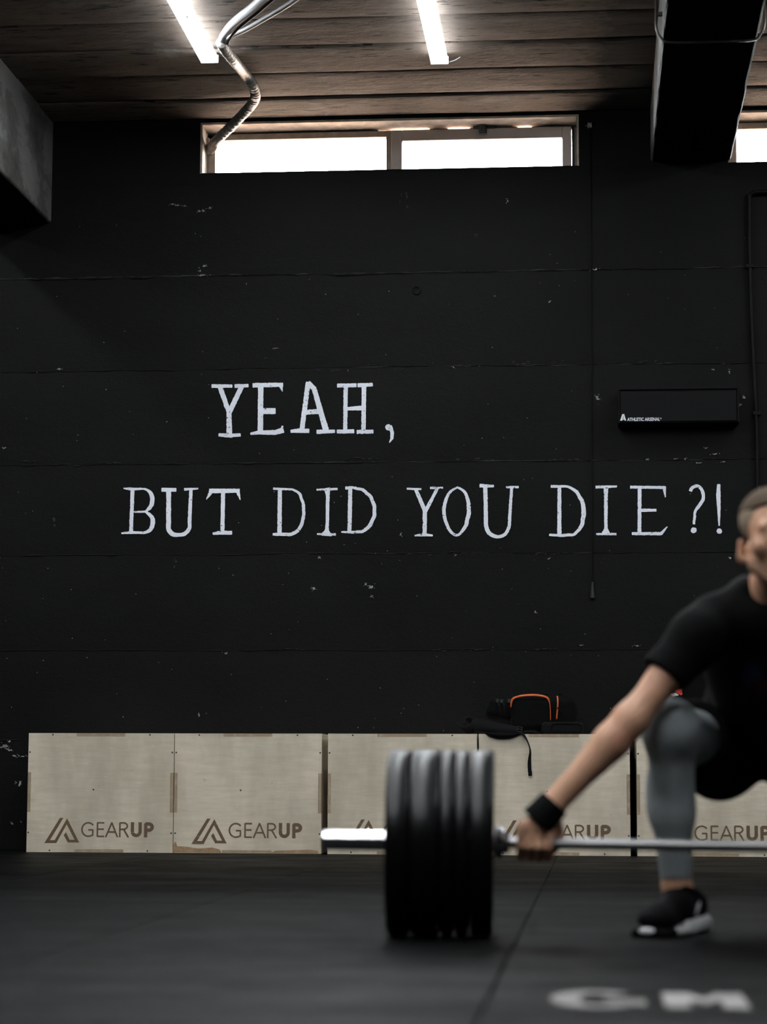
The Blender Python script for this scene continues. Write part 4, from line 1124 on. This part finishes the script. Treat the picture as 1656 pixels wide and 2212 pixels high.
for dx in (-0.013, 0.011): bk.box((q.x + dx, -0.549, q.z - 0.014), (q.x + dx + 0.003, -0.542, q.z + 0.014), R_, q)
bk.build('buckle', M['grey_plastic'], bag, bevel=0.001, seg=1)
tail = smooth_path([pb(778, 575, -0.538), pb(820, 610, -0.552), pb(862, 670, -0.558), pb(890, 740, -0.56), pb(900, 800, -0.56), pb(893, 880, -0.558), pb(892, 960, -0.556), pb(900, 1052, -0.553)], 6)
nrm = [(math.sin(a), -math.cos(a), 0) for a in [0.3 + 1.05 * math.sin(math.pi * min(1, i / 34)) * (1 if i < 36 else 1) for i in range(len(tail))]]
MB().ribbon(tail, 0.019, 0.002, nrm).build('hanging_strap', M['webbing'], bag, smooth=False)
q = pb(900, 1020, -0.5545); MB().box((q.x - 0.009, -0.5585, q.z - 0.007), (q.x + 0.009, -0.552, q.z + 0.009)).build('strap_end', M['webbing'], bag)
fl_ = smooth_path([pb(830, 590, -0.47), pb(900, 585, -0.47), pb(980, 592, -0.46), pb(1020, 596, -0.44)], 5); MB().ribbon(fl_, 0.03, 0.004, (0, -0.3, 0.95)).build('loose_strap', M['webbing'], bag)

pq0, pq1 = pb(1015, 605, -0.46), pb(1462, 485, -0.46)
pouch = thing('pouch', 'small black padded pouch lying in front of the backpack', 'pouch', Vector(((pq0.x + pq1.x) / 2, -0.46, TOP)))
sdf_mesh('pouch_body', [rbx(((pq0.x + pq1.x) / 2, -0.455, (TOP + pq1.z) / 2), ((pq1.x - pq0.x) / 2, 0.04, (pq1.z - TOP) / 2), 0.02)], 0.004, M['webbing'], pouch)
MB().tube(smooth_path([pb(1125, 570, -0.496), pb(1128, 525, -0.496), pb(1160, 505, -0.495), pb(1300, 503, -0.495), pb(1420, 512, -0.495), pb(1440, 560, -0.494)], 6), 0.003, 6).build('zip', M['nylon'], pouch)

b2a, b2b = at(1440, 1587, -0.40), at(1580, 1435, -0.40)
bag2 = thing('gym_bag', 'dark bag with a red and white patch, mostly hidden behind the lifter', 'bag', Vector(((b2a.x + b2b.x) / 2, -0.3, TOP)))
sdf_mesh('bag_body', [rbx(((b2a.x + b2b.x) / 2, -0.28, (TOP + b2b.z) / 2), ((b2b.x - b2a.x) / 2, 0.12, (b2b.z - TOP) / 2), 0.03)], 0.006, M['nylon'], bag2)
MB().tube(smooth_path([at(1480, 1442, -0.28), at(1490, 1425, -0.28), at(1520, 1420, -0.28), at(1535, 1442, -0.28)], 6), 0.007, 8).build('carry_handle', M['webbing'], bag2, smooth=True)
ke = 70 / 1656
b = MB(); poly_on([(620, 540), (720, 420), (820, 440), (880, 220), (960, 210), (1020, 440), (1000, 600), (1040, 680), (960, 760)], -0.402, 1430, 1470, ke, b); b.build('red_patch', M['red'], bag2)
b = MB(); poly_on([(500, 650), (570, 665), (680, 630), (850, 750), (700, 780), (580, 740)], -0.402, 1430, 1470, ke, b); poly_on([(380, 690), (460, 640), (520, 720), (660, 800), (600, 810), (460, 750)], -0.402, 1430, 1470, ke, b)
poly_on([(550, 500), (620, 400), (700, 360), (640, 450), (580, 520)], -0.402, 1430, 1470, ke, b); b.build('white_patch', M['offwhite'], bag2)

# ------------------------------------------------------------------ barbell and plates
YB = -6.60
TILT = -0.0105
BARC = Vector((-0.376, YB, 0.2275)); AXB = Vector((1, 0.045, TILT)).normalized()


def bar_pt(x): return BARC + AXB * ((x - BARC.x) / AXB.x)


SL, CO = -0.664, -0.243                                 # outer end of the sleeve, plate side of the collar
bar = thing('barbell', 'long chrome barbell gripped by the crouching lifter', 'barbell', bar_pt(0.44))
MB().lathe_x([(0.0, 0.001), (0.0, 0.012), (0.002, 0.0141), (1.318, 0.0141), (1.32, 0.012), (1.32, 0.001)], bar_pt(CO + 0.0), 24, AXB).build('shaft', M['knurl'], bar, smooth=True, autosmooth=0.5)
for s in (1, -1):
    x0 = CO if s == 1 else CO + 1.32
    MB().lathe_x([(-s * 0.421, 0.001), (-s * 0.421, 0.020), (-s * 0.418, 0.0245), (-s * 0.0, 0.0249)], bar_pt(x0), 32, AXB).build('sleeve', M['steel'], bar, smooth=True, autosmooth=0.5)
    MB().lathe_x([(-0.001 * s, 0.015), (-0.001 * s, 0.036), (s * 0.003, 0.039), (s * 0.016, 0.039), (s * 0.020, 0.036), (s * 0.021, 0.027), (s * 0.034, 0.026), (s * 0.036, 0.023), (s * 0.036, 0.014)], bar_pt(x0), 32, AXB).build('collar', M['steel'], bar, smooth=True, autosmooth=0.5)
PL = [(0.058, 'thick black bumper plate innermost on the bar, next to the hand'), (0.033, 'thin black bumper plate second from the gripping hand'), (0.033, 'thin black bumper plate in the middle of the five'),
      (0.070, 'widest black bumper plate, second from the outer end'), (0.056, 'black bumper plate outermost, on the free end of the sleeve')]
x = CO - 0.002
for wd, lab in PL:
    xc = x - wd / 2; c = bar_pt(xc); c = Vector((c.x, c.y, 0.2263 - (xc + 0.376) * 0.0085 * 0 + 0))
    c.z = 0.2252 + 0.0005
    p = thing('bumper_plate', lab, 'weight plate', c, 'black plates on the left end of the bar')
    h = wd / 2; R = 0.2252; q = min(0.008, h * 0.45)
    prof = [(-h * 0.55, 0.045), (-h * 0.55, 0.155), (-h + q * 0.2, 0.168), (-h, 0.172), (-h, R - q), (-h + q * 0.3, R - q * 0.3), (-h + q, R), (h - q, R), (h - q * 0.3, R - q * 0.3), (h, R - q), (h, 0.172), (h - q * 0.2, 0.168), (h * 0.55, 0.155), (h * 0.55, 0.045)]
    MB().lathe_x(prof, c, 96, AXB).build('rubber_disc', M['rubber'], p, smooth=True, autosmooth=0.7)
    hb = MB().lathe_x([(-h * 0.9, 0.0256), (-h * 0.9, 0.046), (h * 0.9, 0.046), (h * 0.9, 0.0256)], c, 40, AXB); hb.build('steel_hub', M['hub'], p, smooth=True, autosmooth=0.5)
    x -= wd + 0.002
    r2 = p.copy(); COL.objects.link(r2); r2['label'] = 'black bumper plate on the other end of the bar, out of the picture'; r2['group'] = 'black plates on the other end of the bar'
    xm = 2 * CO + 1.32 - xc; dz = bar_pt(xm).z - bar_pt(xc).z; r2.location = (xm, bar_pt(xm).y, c.z + dz)
    for ch in p.children:
        inv = ch.matrix_parent_inverse.copy(); d = ch.copy(); COL.objects.link(d); d.parent = r2; d.matrix_parent_inverse = inv

# ------------------------------------------------------------------ the lifter
MX = 0.447
person = thing('person', 'crouching lifter in black shirt, shorts and grey leggings gripping a barbell', 'person', (MX, -6.4, 0.0))


def mir(p, s): return (MX + (p[0] - MX) * (1 if s < 0 else -1), p[1], p[2])


HIP = (0.345, -6.03, 0.45); KNE = (0.189, -6.49, 0.505); ANK = (0.203, -6.40, 0.115)
SHO = (0.258, -6.545, 0.728); ELB = (0.090, -6.60, 0.527); WRI = (-0.098, -6.615, 0.322)
tax = np.array([0, -0.77, 0.64]); tax = tax / np.linalg.norm(tax)
TR_ = np.stack([np.array([1, 0, 0]), tax, np.cross([1, 0, 0], tax)], 1)


def leg(s, g=0.0, k=0.03):
    m = lambda p: mir(p, s)
    L = [cap(m(HIP), m(KNE), 0.088 + g, 0.060 + g, k), ell(m((KNE[0], KNE[1] - 0.012, KNE[2])), (0.062 + g, 0.062 + g, 0.064 + g), k=k),
         cap(m(KNE), m((0.193, -6.43, 0.30)), 0.057 + g, 0.049 + g, k), cap(m((0.193, -6.43, 0.30)), m(ANK), 0.048 + g, 0.034 + g, k),
         ell(m((0.186, -6.40, 0.36)), (0.054 + g, 0.055 + g, 0.10 + g), k=k)]
    return L


def hand(s):
    m = lambda p: mir(p, s)
    out = []
    # palm from the wrist to the knuckle row, hanging over the bar
    out += [cap(m((-0.100, -6.616, 0.315)), m((-0.126, -6.617, 0.268)), 0.026, 0.020, 0.015), cap(m((-0.112, -6.618, 0.30)), m((-0.165, -6.618, 0.268)), 0.022, 0.017, 0.015),
            cap(m((-0.116, -6.620, 0.264)), m((-0.176, -6.618, 0.262)), 0.015, 0.0135, 0.012)]
    zb = lambda x: 0.2275 + (x + 0.376) * TILT
    YB = -6.60 + 0.045 * 0.228
    for i, (xk, r, ext) in enumerate(((-0.112, 0.0108, 1.0), (-0.1345, 0.0110, 1.06), (-0.157, 0.0107, 1.0), (-0.1785, 0.0098, 0.86))):
        zc = zb(xk); f_ = ext
        pts = [(xk, YB - 0.036, zc + 0.033), (xk - 0.001, YB - 0.039 * f_, zc - 0.007), (xk - 0.002, YB - 0.012, zc - 0.0345 * (0.55 + 0.45 * f_)), (xk - 0.001, YB + 0.016 * f_, zc - 0.027)]
        for j in range(len(pts) - 1):
            bul = 0.0008 if j == 1 else 0
            out.append(cap(m(pts[j]), m(pts[j + 1]), r + bul, r - 0.0004 * j, 0.0025 if j else 0.006))
    xk = -0.098; zc = zb(xk); rt = 0.0141 + 0.011
    tp = [(-0.098, -6.600, 0.290), (-0.088, YB + 0.030, zc + 0.028), (-0.092, YB + rt, zc - 0.004), (-0.108, YB + 0.012, zc - rt * 0.95), (-0.122, YB - 0.008, zc - rt)]
    for j in range(len(tp) - 1): out.append(cap(m(tp[j]), m(tp[j + 1]), (0.017, 0.013, 0.0115, 0.0105)[j], (0.013, 0.0115, 0.0105, 0.009)[j], 0.008 if j == 0 else 0.003))
    return out


def arm(s, g=0.0):
    m = lambda p: mir(p, s)
    return [ell(m((SHO[0] - 0.004, SHO[1], SHO[2] - 0.002)), (0.056 + g, 0.056 + g, 0.058 + g), k=0.03), cap(m(SHO), m(ELB), 0.045 + g, 0.037 + g, 0.03),
            ell(m((0.172, -6.572, 0.632)), (0.036, 0.036, 0.070), R=rotm('Y', -38 * s), k=0.02),
            cap(m(ELB), m((0.040, -6.605, 0.470)), 0.037 + g, 0.037 + g, 0.02), cap(m((0.040, -6.605, 0.470)), m(WRI), 0.037 + g, 0.031 + g, 0.02),
            ell(m((0.050, -6.597, 0.480)), (0.027, 0.034, 0.085), R=rotm('Y', -42 * s), k=0.045)]


HC = np.array([0.437, -6.665, 0.956]); HYAW = 11
RH = rotm('Z', 180 + HYAW) @ rotm('X', -4)


def hp_(p): return tuple(HC + RH @ np.array(p))


def head(g=0.0):
    E = lambda c, r, k=0.012, R=None, **kw: ell(hp_(c), r, R=RH if R is None else RH @ R, k=k, **kw)
    C = lambda a, b, ra, rb, k=0.01, **kw: cap(hp_(a), hp_(b), ra, rb, k, **kw)
    L = [E((0, -0.018, 0.050), (0.075, 0.094, 0.074), 0.02), E((0, 0.035, 0.008), (0.066, 0.058, 0.090), 0.02), E((0, 0.040, -0.060), (0.045, 0.048, 0.046), 0.02)]
    for s in (-1, 1):
        L += [C((s * 0.057, -0.002, -0.025), (s * 0.050, 0.014, -0.064), 0.014, 0.013, 0.025), C((s * 0.050, 0.014, -0.064), (s * 0.016, 0.074, -0.100), 0.013, 0.014, 0.025),
              E((s * 0.046, 0.062, -0.018), (0.020, 0.020, 0.018), 0.025), C((s * 0.048, 0.076, 0.030), (s * 0.012, 0.091, 0.027), 0.008, 0.010, 0.02)]
    L += [E((0, 0.082, -0.098), (0.019, 0.014, 0.013), 0.015)]
    for s in (-1, 1): L.append(E((s * 0.032, 0.100, 0.007), (0.019, 0.020, 0.013), 0.010, sub=True))
    for s in (-1, 1):
        for zc, up in ((0.0145, 0.002), (-0.0035, -0.001)):
            L += [C((s * 0.047, 0.077, 0.006), (s * 0.038, 0.0885, zc), 0.0035, 0.004, 0.004), C((s * 0.038, 0.0885, zc), (s * 0.026, 0.0895, zc), 0.004, 0.004, 0.004), C((s * 0.026, 0.0895, zc), (s * 0.017, 0.083, 0.004), 0.004, 0.0035, 0.004)]
    L += [C((0, 0.094, 0.016), (0, 0.118, -0.024), 0.008, 0.0125, 0.008), E((0.012, 0.105, -0.029), (0.009, 0.011, 0.008), 0.006), E((-0.012, 0.105, -0.029), (0.009, 0.011, 0.008), 0.006)]
    L += [E((0, 0.082, -0.060), (0.026, 0.014, 0.020), 0.02), C((-0.022, 0.088, -0.0605), (0.022, 0.088, -0.0605), 0.002, 0.002, 0.005, sub=True)]
    for s in (-1, 1):
        Re = rotm('Z', -s * 28) @ rotm('X', 8)
        L += [E((s * 0.081, -0.012, -0.028), (0.008, 0.020, 0.032), 0.008, R=Re), E((s * 0.076, -0.002, -0.050), (0.008, 0.011, 0.012), 0.008), E((s * 0.087, -0.006, -0.024), (0.005, 0.009, 0.016), 0.005, R=Re, sub=True)]
    return L


NB = (MX, -6.515, 0.855)
torso = [ell((MX, -6.365, 0.725), (0.165, 0.17, 0.115), R=TR_, k=0.05), ell((MX, -6.16, 0.585), (0.142, 0.15, 0.105), R=TR_, k=0.06), ell((MX, -6.03, 0.51), (0.155, 0.12, 0.105), R=TR_, k=0.05),
         cap(mir((0.30, -6.50, 0.765), -1), mir((0.30, -6.50, 0.765), 1), 0.052, 0.052, 0.05)]
neck = [cap(NB, (MX + 0.004, -6.605, 0.915), 0.056, 0.051, 0.03), cap((MX - 0.07, -6.485, 0.805), NB, 0.042, 0.050, 0.03), cap((MX + 0.07, -6.485, 0.805), NB, 0.042, 0.050, 0.03)]


def foot(s):
    m = lambda p: mir(p, s)
    return [cap(m((0.236, -6.355, 0.055)), m((0.172, -6.485, 0.045)), 0.033, 0.030, 0.02), cap(m((0.165, -6.50, 0.042)), m((0.142, -6.55, 0.036)), 0.030, 0.020, 0.02), cap(m(ANK), m((0.225, -6.385, 0.06)), 0.036, 0.036, 0.02)]


bodyp = torso + neck + head()
for s in (-1, 1): bodyp += leg(s) + arm(s) + foot(s) + hand(s)
sdf_mesh('body', bodyp, 0.0035, M['skin'], person)

# eyes, brows, stubble, hair
for s in (-1, 1):
    c = Vector(hp_((s * 0.032, 0.0785, 0.006))); f = Vector(RH @ np.array([0, 1, 0])); b = MB()
    b.lathe_x([(-0.0118, 0.0012), (-0.0085, 0.0083), (-0.003, 0.0115), (0.003, 0.0115), (0.0085, 0.0083), (0.0107, 0.0050)], c, 18, f); eb = b.build('eyeball', M['eye'], person, smooth=True)
    b = MB(); b.lathe_x([(0.0104, 0.0056), (0.0114, 0.0040), (0.0120, 0.0006)], c, 14, f); b.build('iris', M['iris'], person, smooth=True)
    b = MB(); b.tube(smooth_path([hp_((s * 0.013, 0.1005, 0.030)), hp_((s * 0.03, 0.0945, 0.0355)), hp_((s * 0.05, 0.081, 0.031))], 6), [0.0018 + 0.0015 * math.sin(i / 12 * math.pi) for i in range(13)], 8).build('eyebrow', M['hair'], person, smooth=True)
E = lambda c, r, k=0.012, **kw: ell(hp_(c), r, R=RH, k=k, **kw)
Cp = lambda a, b, ra, rb, k=0.004: cap(hp_(a), hp_(b), ra, rb, k)
sdf_mesh('lips', [Cp((-0.021, 0.089, -0.059), (-0.005, 0.1000, -0.0555), 0.003, 0.0042), Cp((0.021, 0.089, -0.059), (0.005, 0.1000, -0.0555), 0.003, 0.0042), Cp((-0.019, 0.090, -0.0625), (-0.004, 0.0990, -0.0665), 0.003, 0.005), Cp((0.019, 0.090, -0.0625), (0.004, 0.0990, -0.0665), 0.003, 0.005), Cp((-0.004, 0.0990, -0.0665), (0.004, 0.0990, -0.0665), 0.005, 0.005)], 0.0015, M['lip'], person)


def hplane(p, n): return (hp_(p), tuple(RH @ np.array(n)))


nfl = np.array([0, 0.42, -0.9]); nfl = nfl / np.linalg.norm(nfl)
HE = lambda g: ((0, -0.020, 0.052), (0.0775 + g, 0.097 + g, 0.077 + g))
sdf_mesh('hair', [E(*HE(0.0028), 0.01, clip=[hplane((0, 0.05, 0.082), (0, 0.25, -0.97))]), E((0, 0.03, 0.054), (0.066, 0.060, 0.062), 0.02, clip=[hplane((0, 0.05, 0.084), (0, 0.25, -0.97))])], 0.003, M['hair'], person)
sdf_mesh('faded_sides', [E(*HE(0.0015), 0.005, clip=[hplane((0, 0.018, 0.0), (0, 0.93, -0.35)), hplane((0, 0, -0.035), (0, 0.3, -0.95))])], 0.003, M['fade'], person)
nst = np.array([0, -0.62, 0.78])
# clothes
SN = np.array(ELB) - np.array(SHO); SN = SN / np.linalg.norm(SN)
shirt = [dict(q) for q in torso[:2]]
for q in shirt: q['r'] = tuple(v + 0.016 for v in q['r'])
shirt += [ell((MX, -6.06, 0.54), (0.175, 0.11, 0.115), R=TR_, k=0.05), cap(mir((0.30, -6.50, 0.775), -1), mir((0.30, -6.50, 0.775), 1), 0.066, 0.066, 0.05),
          cap((MX - 0.105, -6.49, 0.800), (MX - 0.066, -6.51, 0.848), 0.052, 0.032, 0.03), cap((MX + 0.105, -6.49, 0.800), (MX + 0.066, -6.51, 0.848), 0.052, 0.032, 0.03), cap((MX - 0.06, -6.46, 0.84), (MX + 0.06, -6.46, 0.84), 0.05, 0.05, 0.03),
          ell((MX, -6.33, 0.64), (0.15, 0.17, 0.13), R=TR_, k=0.05)]
for s in (-1, 1):
    m = lambda p: mir(p, s)
    nn = (SN[0] * (1 if s < 0 else -1), SN[1], SN[2]); cut = m((0.156, -6.58, 0.647))
    shirt += [ell(m((SHO[0] - 0.006, SHO[1], SHO[2] - 0.002)), (0.068, 0.074, 0.072), k=0.04, clip=[(cut, nn)]), cap(m(SHO), m((0.115, -6.595, 0.575)), 0.064, 0.059, 0.03, clip=[(cut, nn)])]
sdf_mesh('t_shirt', shirt, 0.005, M['shirt'], person)
shorts = [ell((MX, -6.03, 0.51), (0.168, 0.13, 0.112), R=TR_, k=0.05)]
for s in (-1, 1):
    m = lambda p: mir(p, s)
    hn = np.array(KNE) - np.array(HIP); hn = hn / np.linalg.norm(hn); hn = (hn[0] * (1 if s < 0 else -1), hn[1], hn[2])
    cut = m((0.262, -6.32, 0.49))
    shorts += [cap(m(HIP), m((0.21, -6.44, 0.51)), 0.108, 0.088, 0.04, clip=[(cut, hn)]), ell(m((0.325, -6.06, 0.435)), (0.095, 0.12, 0.105), k=0.05), cap(m((0.33, -6.12, 0.42)), m((0.275, -6.27, 0.425)), 0.075, 0.062, 0.05)]
sdf_mesh('shorts', shorts, 0.005, M['shorts'], person)
for s in (-1, 1):
    m = lambda p: mir(p, s)
    hd = np.array(HIP) + 0.25 * (np.array(KNE) - np.array(HIP))
    sdf_mesh('legging', leg(s, 0.004), 0.0045, M['leggings'], person, planes=[((0, -6.40, 0.128), (0.0, -0.15, -0.99))])
    wdir = np.array(WRI) - np.array(ELB); wdir = wdir / np.linalg.norm(wdir)
    wa = np.array(WRI) - wdir * 0.002; wbb = np.array(WRI) + wdir * 0.062
    wd_m = (wdir[0] * (1 if s < 0 else -1), wdir[1], wdir[2])
    sdf_mesh('wrist_wrap', [cap(m(tuple(wa - wdir * 0.03)), m(tuple(wbb + wdir * 0.03)), 0.0365, 0.0455, 0.01)], 0.003, M['wrap'], person,
             planes=[(m(tuple(wbb)), wd_m), (m(tuple(wa)), tuple(-np.array(wd_m)))])
    # shoes: 34 degrees toe-out
    c_, t_ = np.array([0.238, -6.345]), np.array([0.118, -6.60]); dv = (t_ - c_); LN = np.linalg.norm(dv); dv /= LN; sv = np.array([-dv[1], dv[0]])
    def fp(a, b_, z): q = c_ + dv * a + sv * b_; return m((q[0], q[1], z))
    a1, a2 = fp(0, 0, 0), fp(1, 0, 0); ang = math.degrees(math.atan2(a2[1] - a1[1], a2[0] - a1[0])); RF = rotm('Z', ang)
    up = [cap(fp(0.005, 0, 0.062), fp(0.10, 0, 0.060), 0.045, 0.045, 0.02), cap(fp(0.10, 0, 0.060), fp(0.205, 0.002, 0.044), 0.045, 0.036, 0.02), ell(fp(0.21, 0.0, 0.042), (0.062, 0.044, 0.030), R=RF, k=0.02), cap(fp(0.018, 0, 0.075), fp(0.050, 0, 0.125), 0.045, 0.047, 0.02)]
    shoe = sdf_mesh('shoe', up, 0.004, M['shoe'], person, planes=[(fp(0, 0, 0.044), (-0.115 * dv[0] * (1 if s < 0 else -1), -0.115 * dv[1], -1)), (fp(0.02, 0, 0.097), tuple(np.array([-dv[0] * (1 if s < 0 else -1) * 0.33, -dv[1] * 0.33, 0.944])))])
    so = [rbx(fp(0.045, 0, 0.022), (0.085, 0.0475, 0.022), 0.018, R=RF, k=0.02), cap(fp(0.02, 0, 0.03), fp(-0.022, 0, 0.034), 0.037, 0.026, 0.02), rbx(fp(0.125, 0.0, 0.011), (0.06, 0.0475, 0.011), 0.009, R=RF, k=0.02)]
    sole = sdf_mesh('sole', so, 0.004, M['sole'], shoe, planes=[((0, 0, 0.0005), (0, 0, -1))])
    so = [rbx(fp(0.19, 0.0, 0.009), (0.075, 0.0445, 0.009), 0.008, R=RF, k=0.02), ell(fp(0.240, 0, 0.011), (0.038, 0.040, 0.011), R=RF, k=0.02)]
    sdf_mesh('outsole', so, 0.004, M['shoe'], shoe, planes=[((0, 0, 0.0005), (0, 0, -1))])
    sdf_mesh('toe_guard', [ell(fp(0.268, 0, 0.016), (0.013, 0.022, 0.009), R=RF, k=0.02)], 0.003, M['sole'], shoe)
    mk = MB()
    for sd in (-1, 1):
        mk.ribbon(smooth_path([fp(0.045, sd * 0.0445, 0.080), fp(0.062, sd * 0.0462, 0.064), fp(0.082, sd * 0.0462, 0.052), fp(0.105, sd * 0.0458, 0.058)], 5), [0.003 + 0.008 * math.sin(math.pi * (i / 15) ** 0.7) for i in range(16)], 0.003, tuple((RF @ np.array([0, sd, 0])).tolist()))
    mk.build('side_mark', M['sole'], shoe)
    lc = MB()
    for i in range(5): a = 0.085 + i * 0.022; z = 0.108 - i * 0.0075; lc.tube(smooth_path([fp(a, -0.024, z - 0.010), fp(a + 0.004, 0, z + 0.001), fp(a, 0.024, z - 0.010)], 5), 0.003, 6)
    lc.build('laces', M['webbing'], shoe)
    sk = sdf_mesh('ankle_sock', [cap(m((ANK[0] + 0.003, ANK[1] + 0.002, 0.118)), m((0.222, -6.385, 0.075)), 0.0375, 0.0385, 0.01)], 0.004, M['sock'], person, planes=[((0, -6.39, 0.108), (0, 0.05, 0.97))])
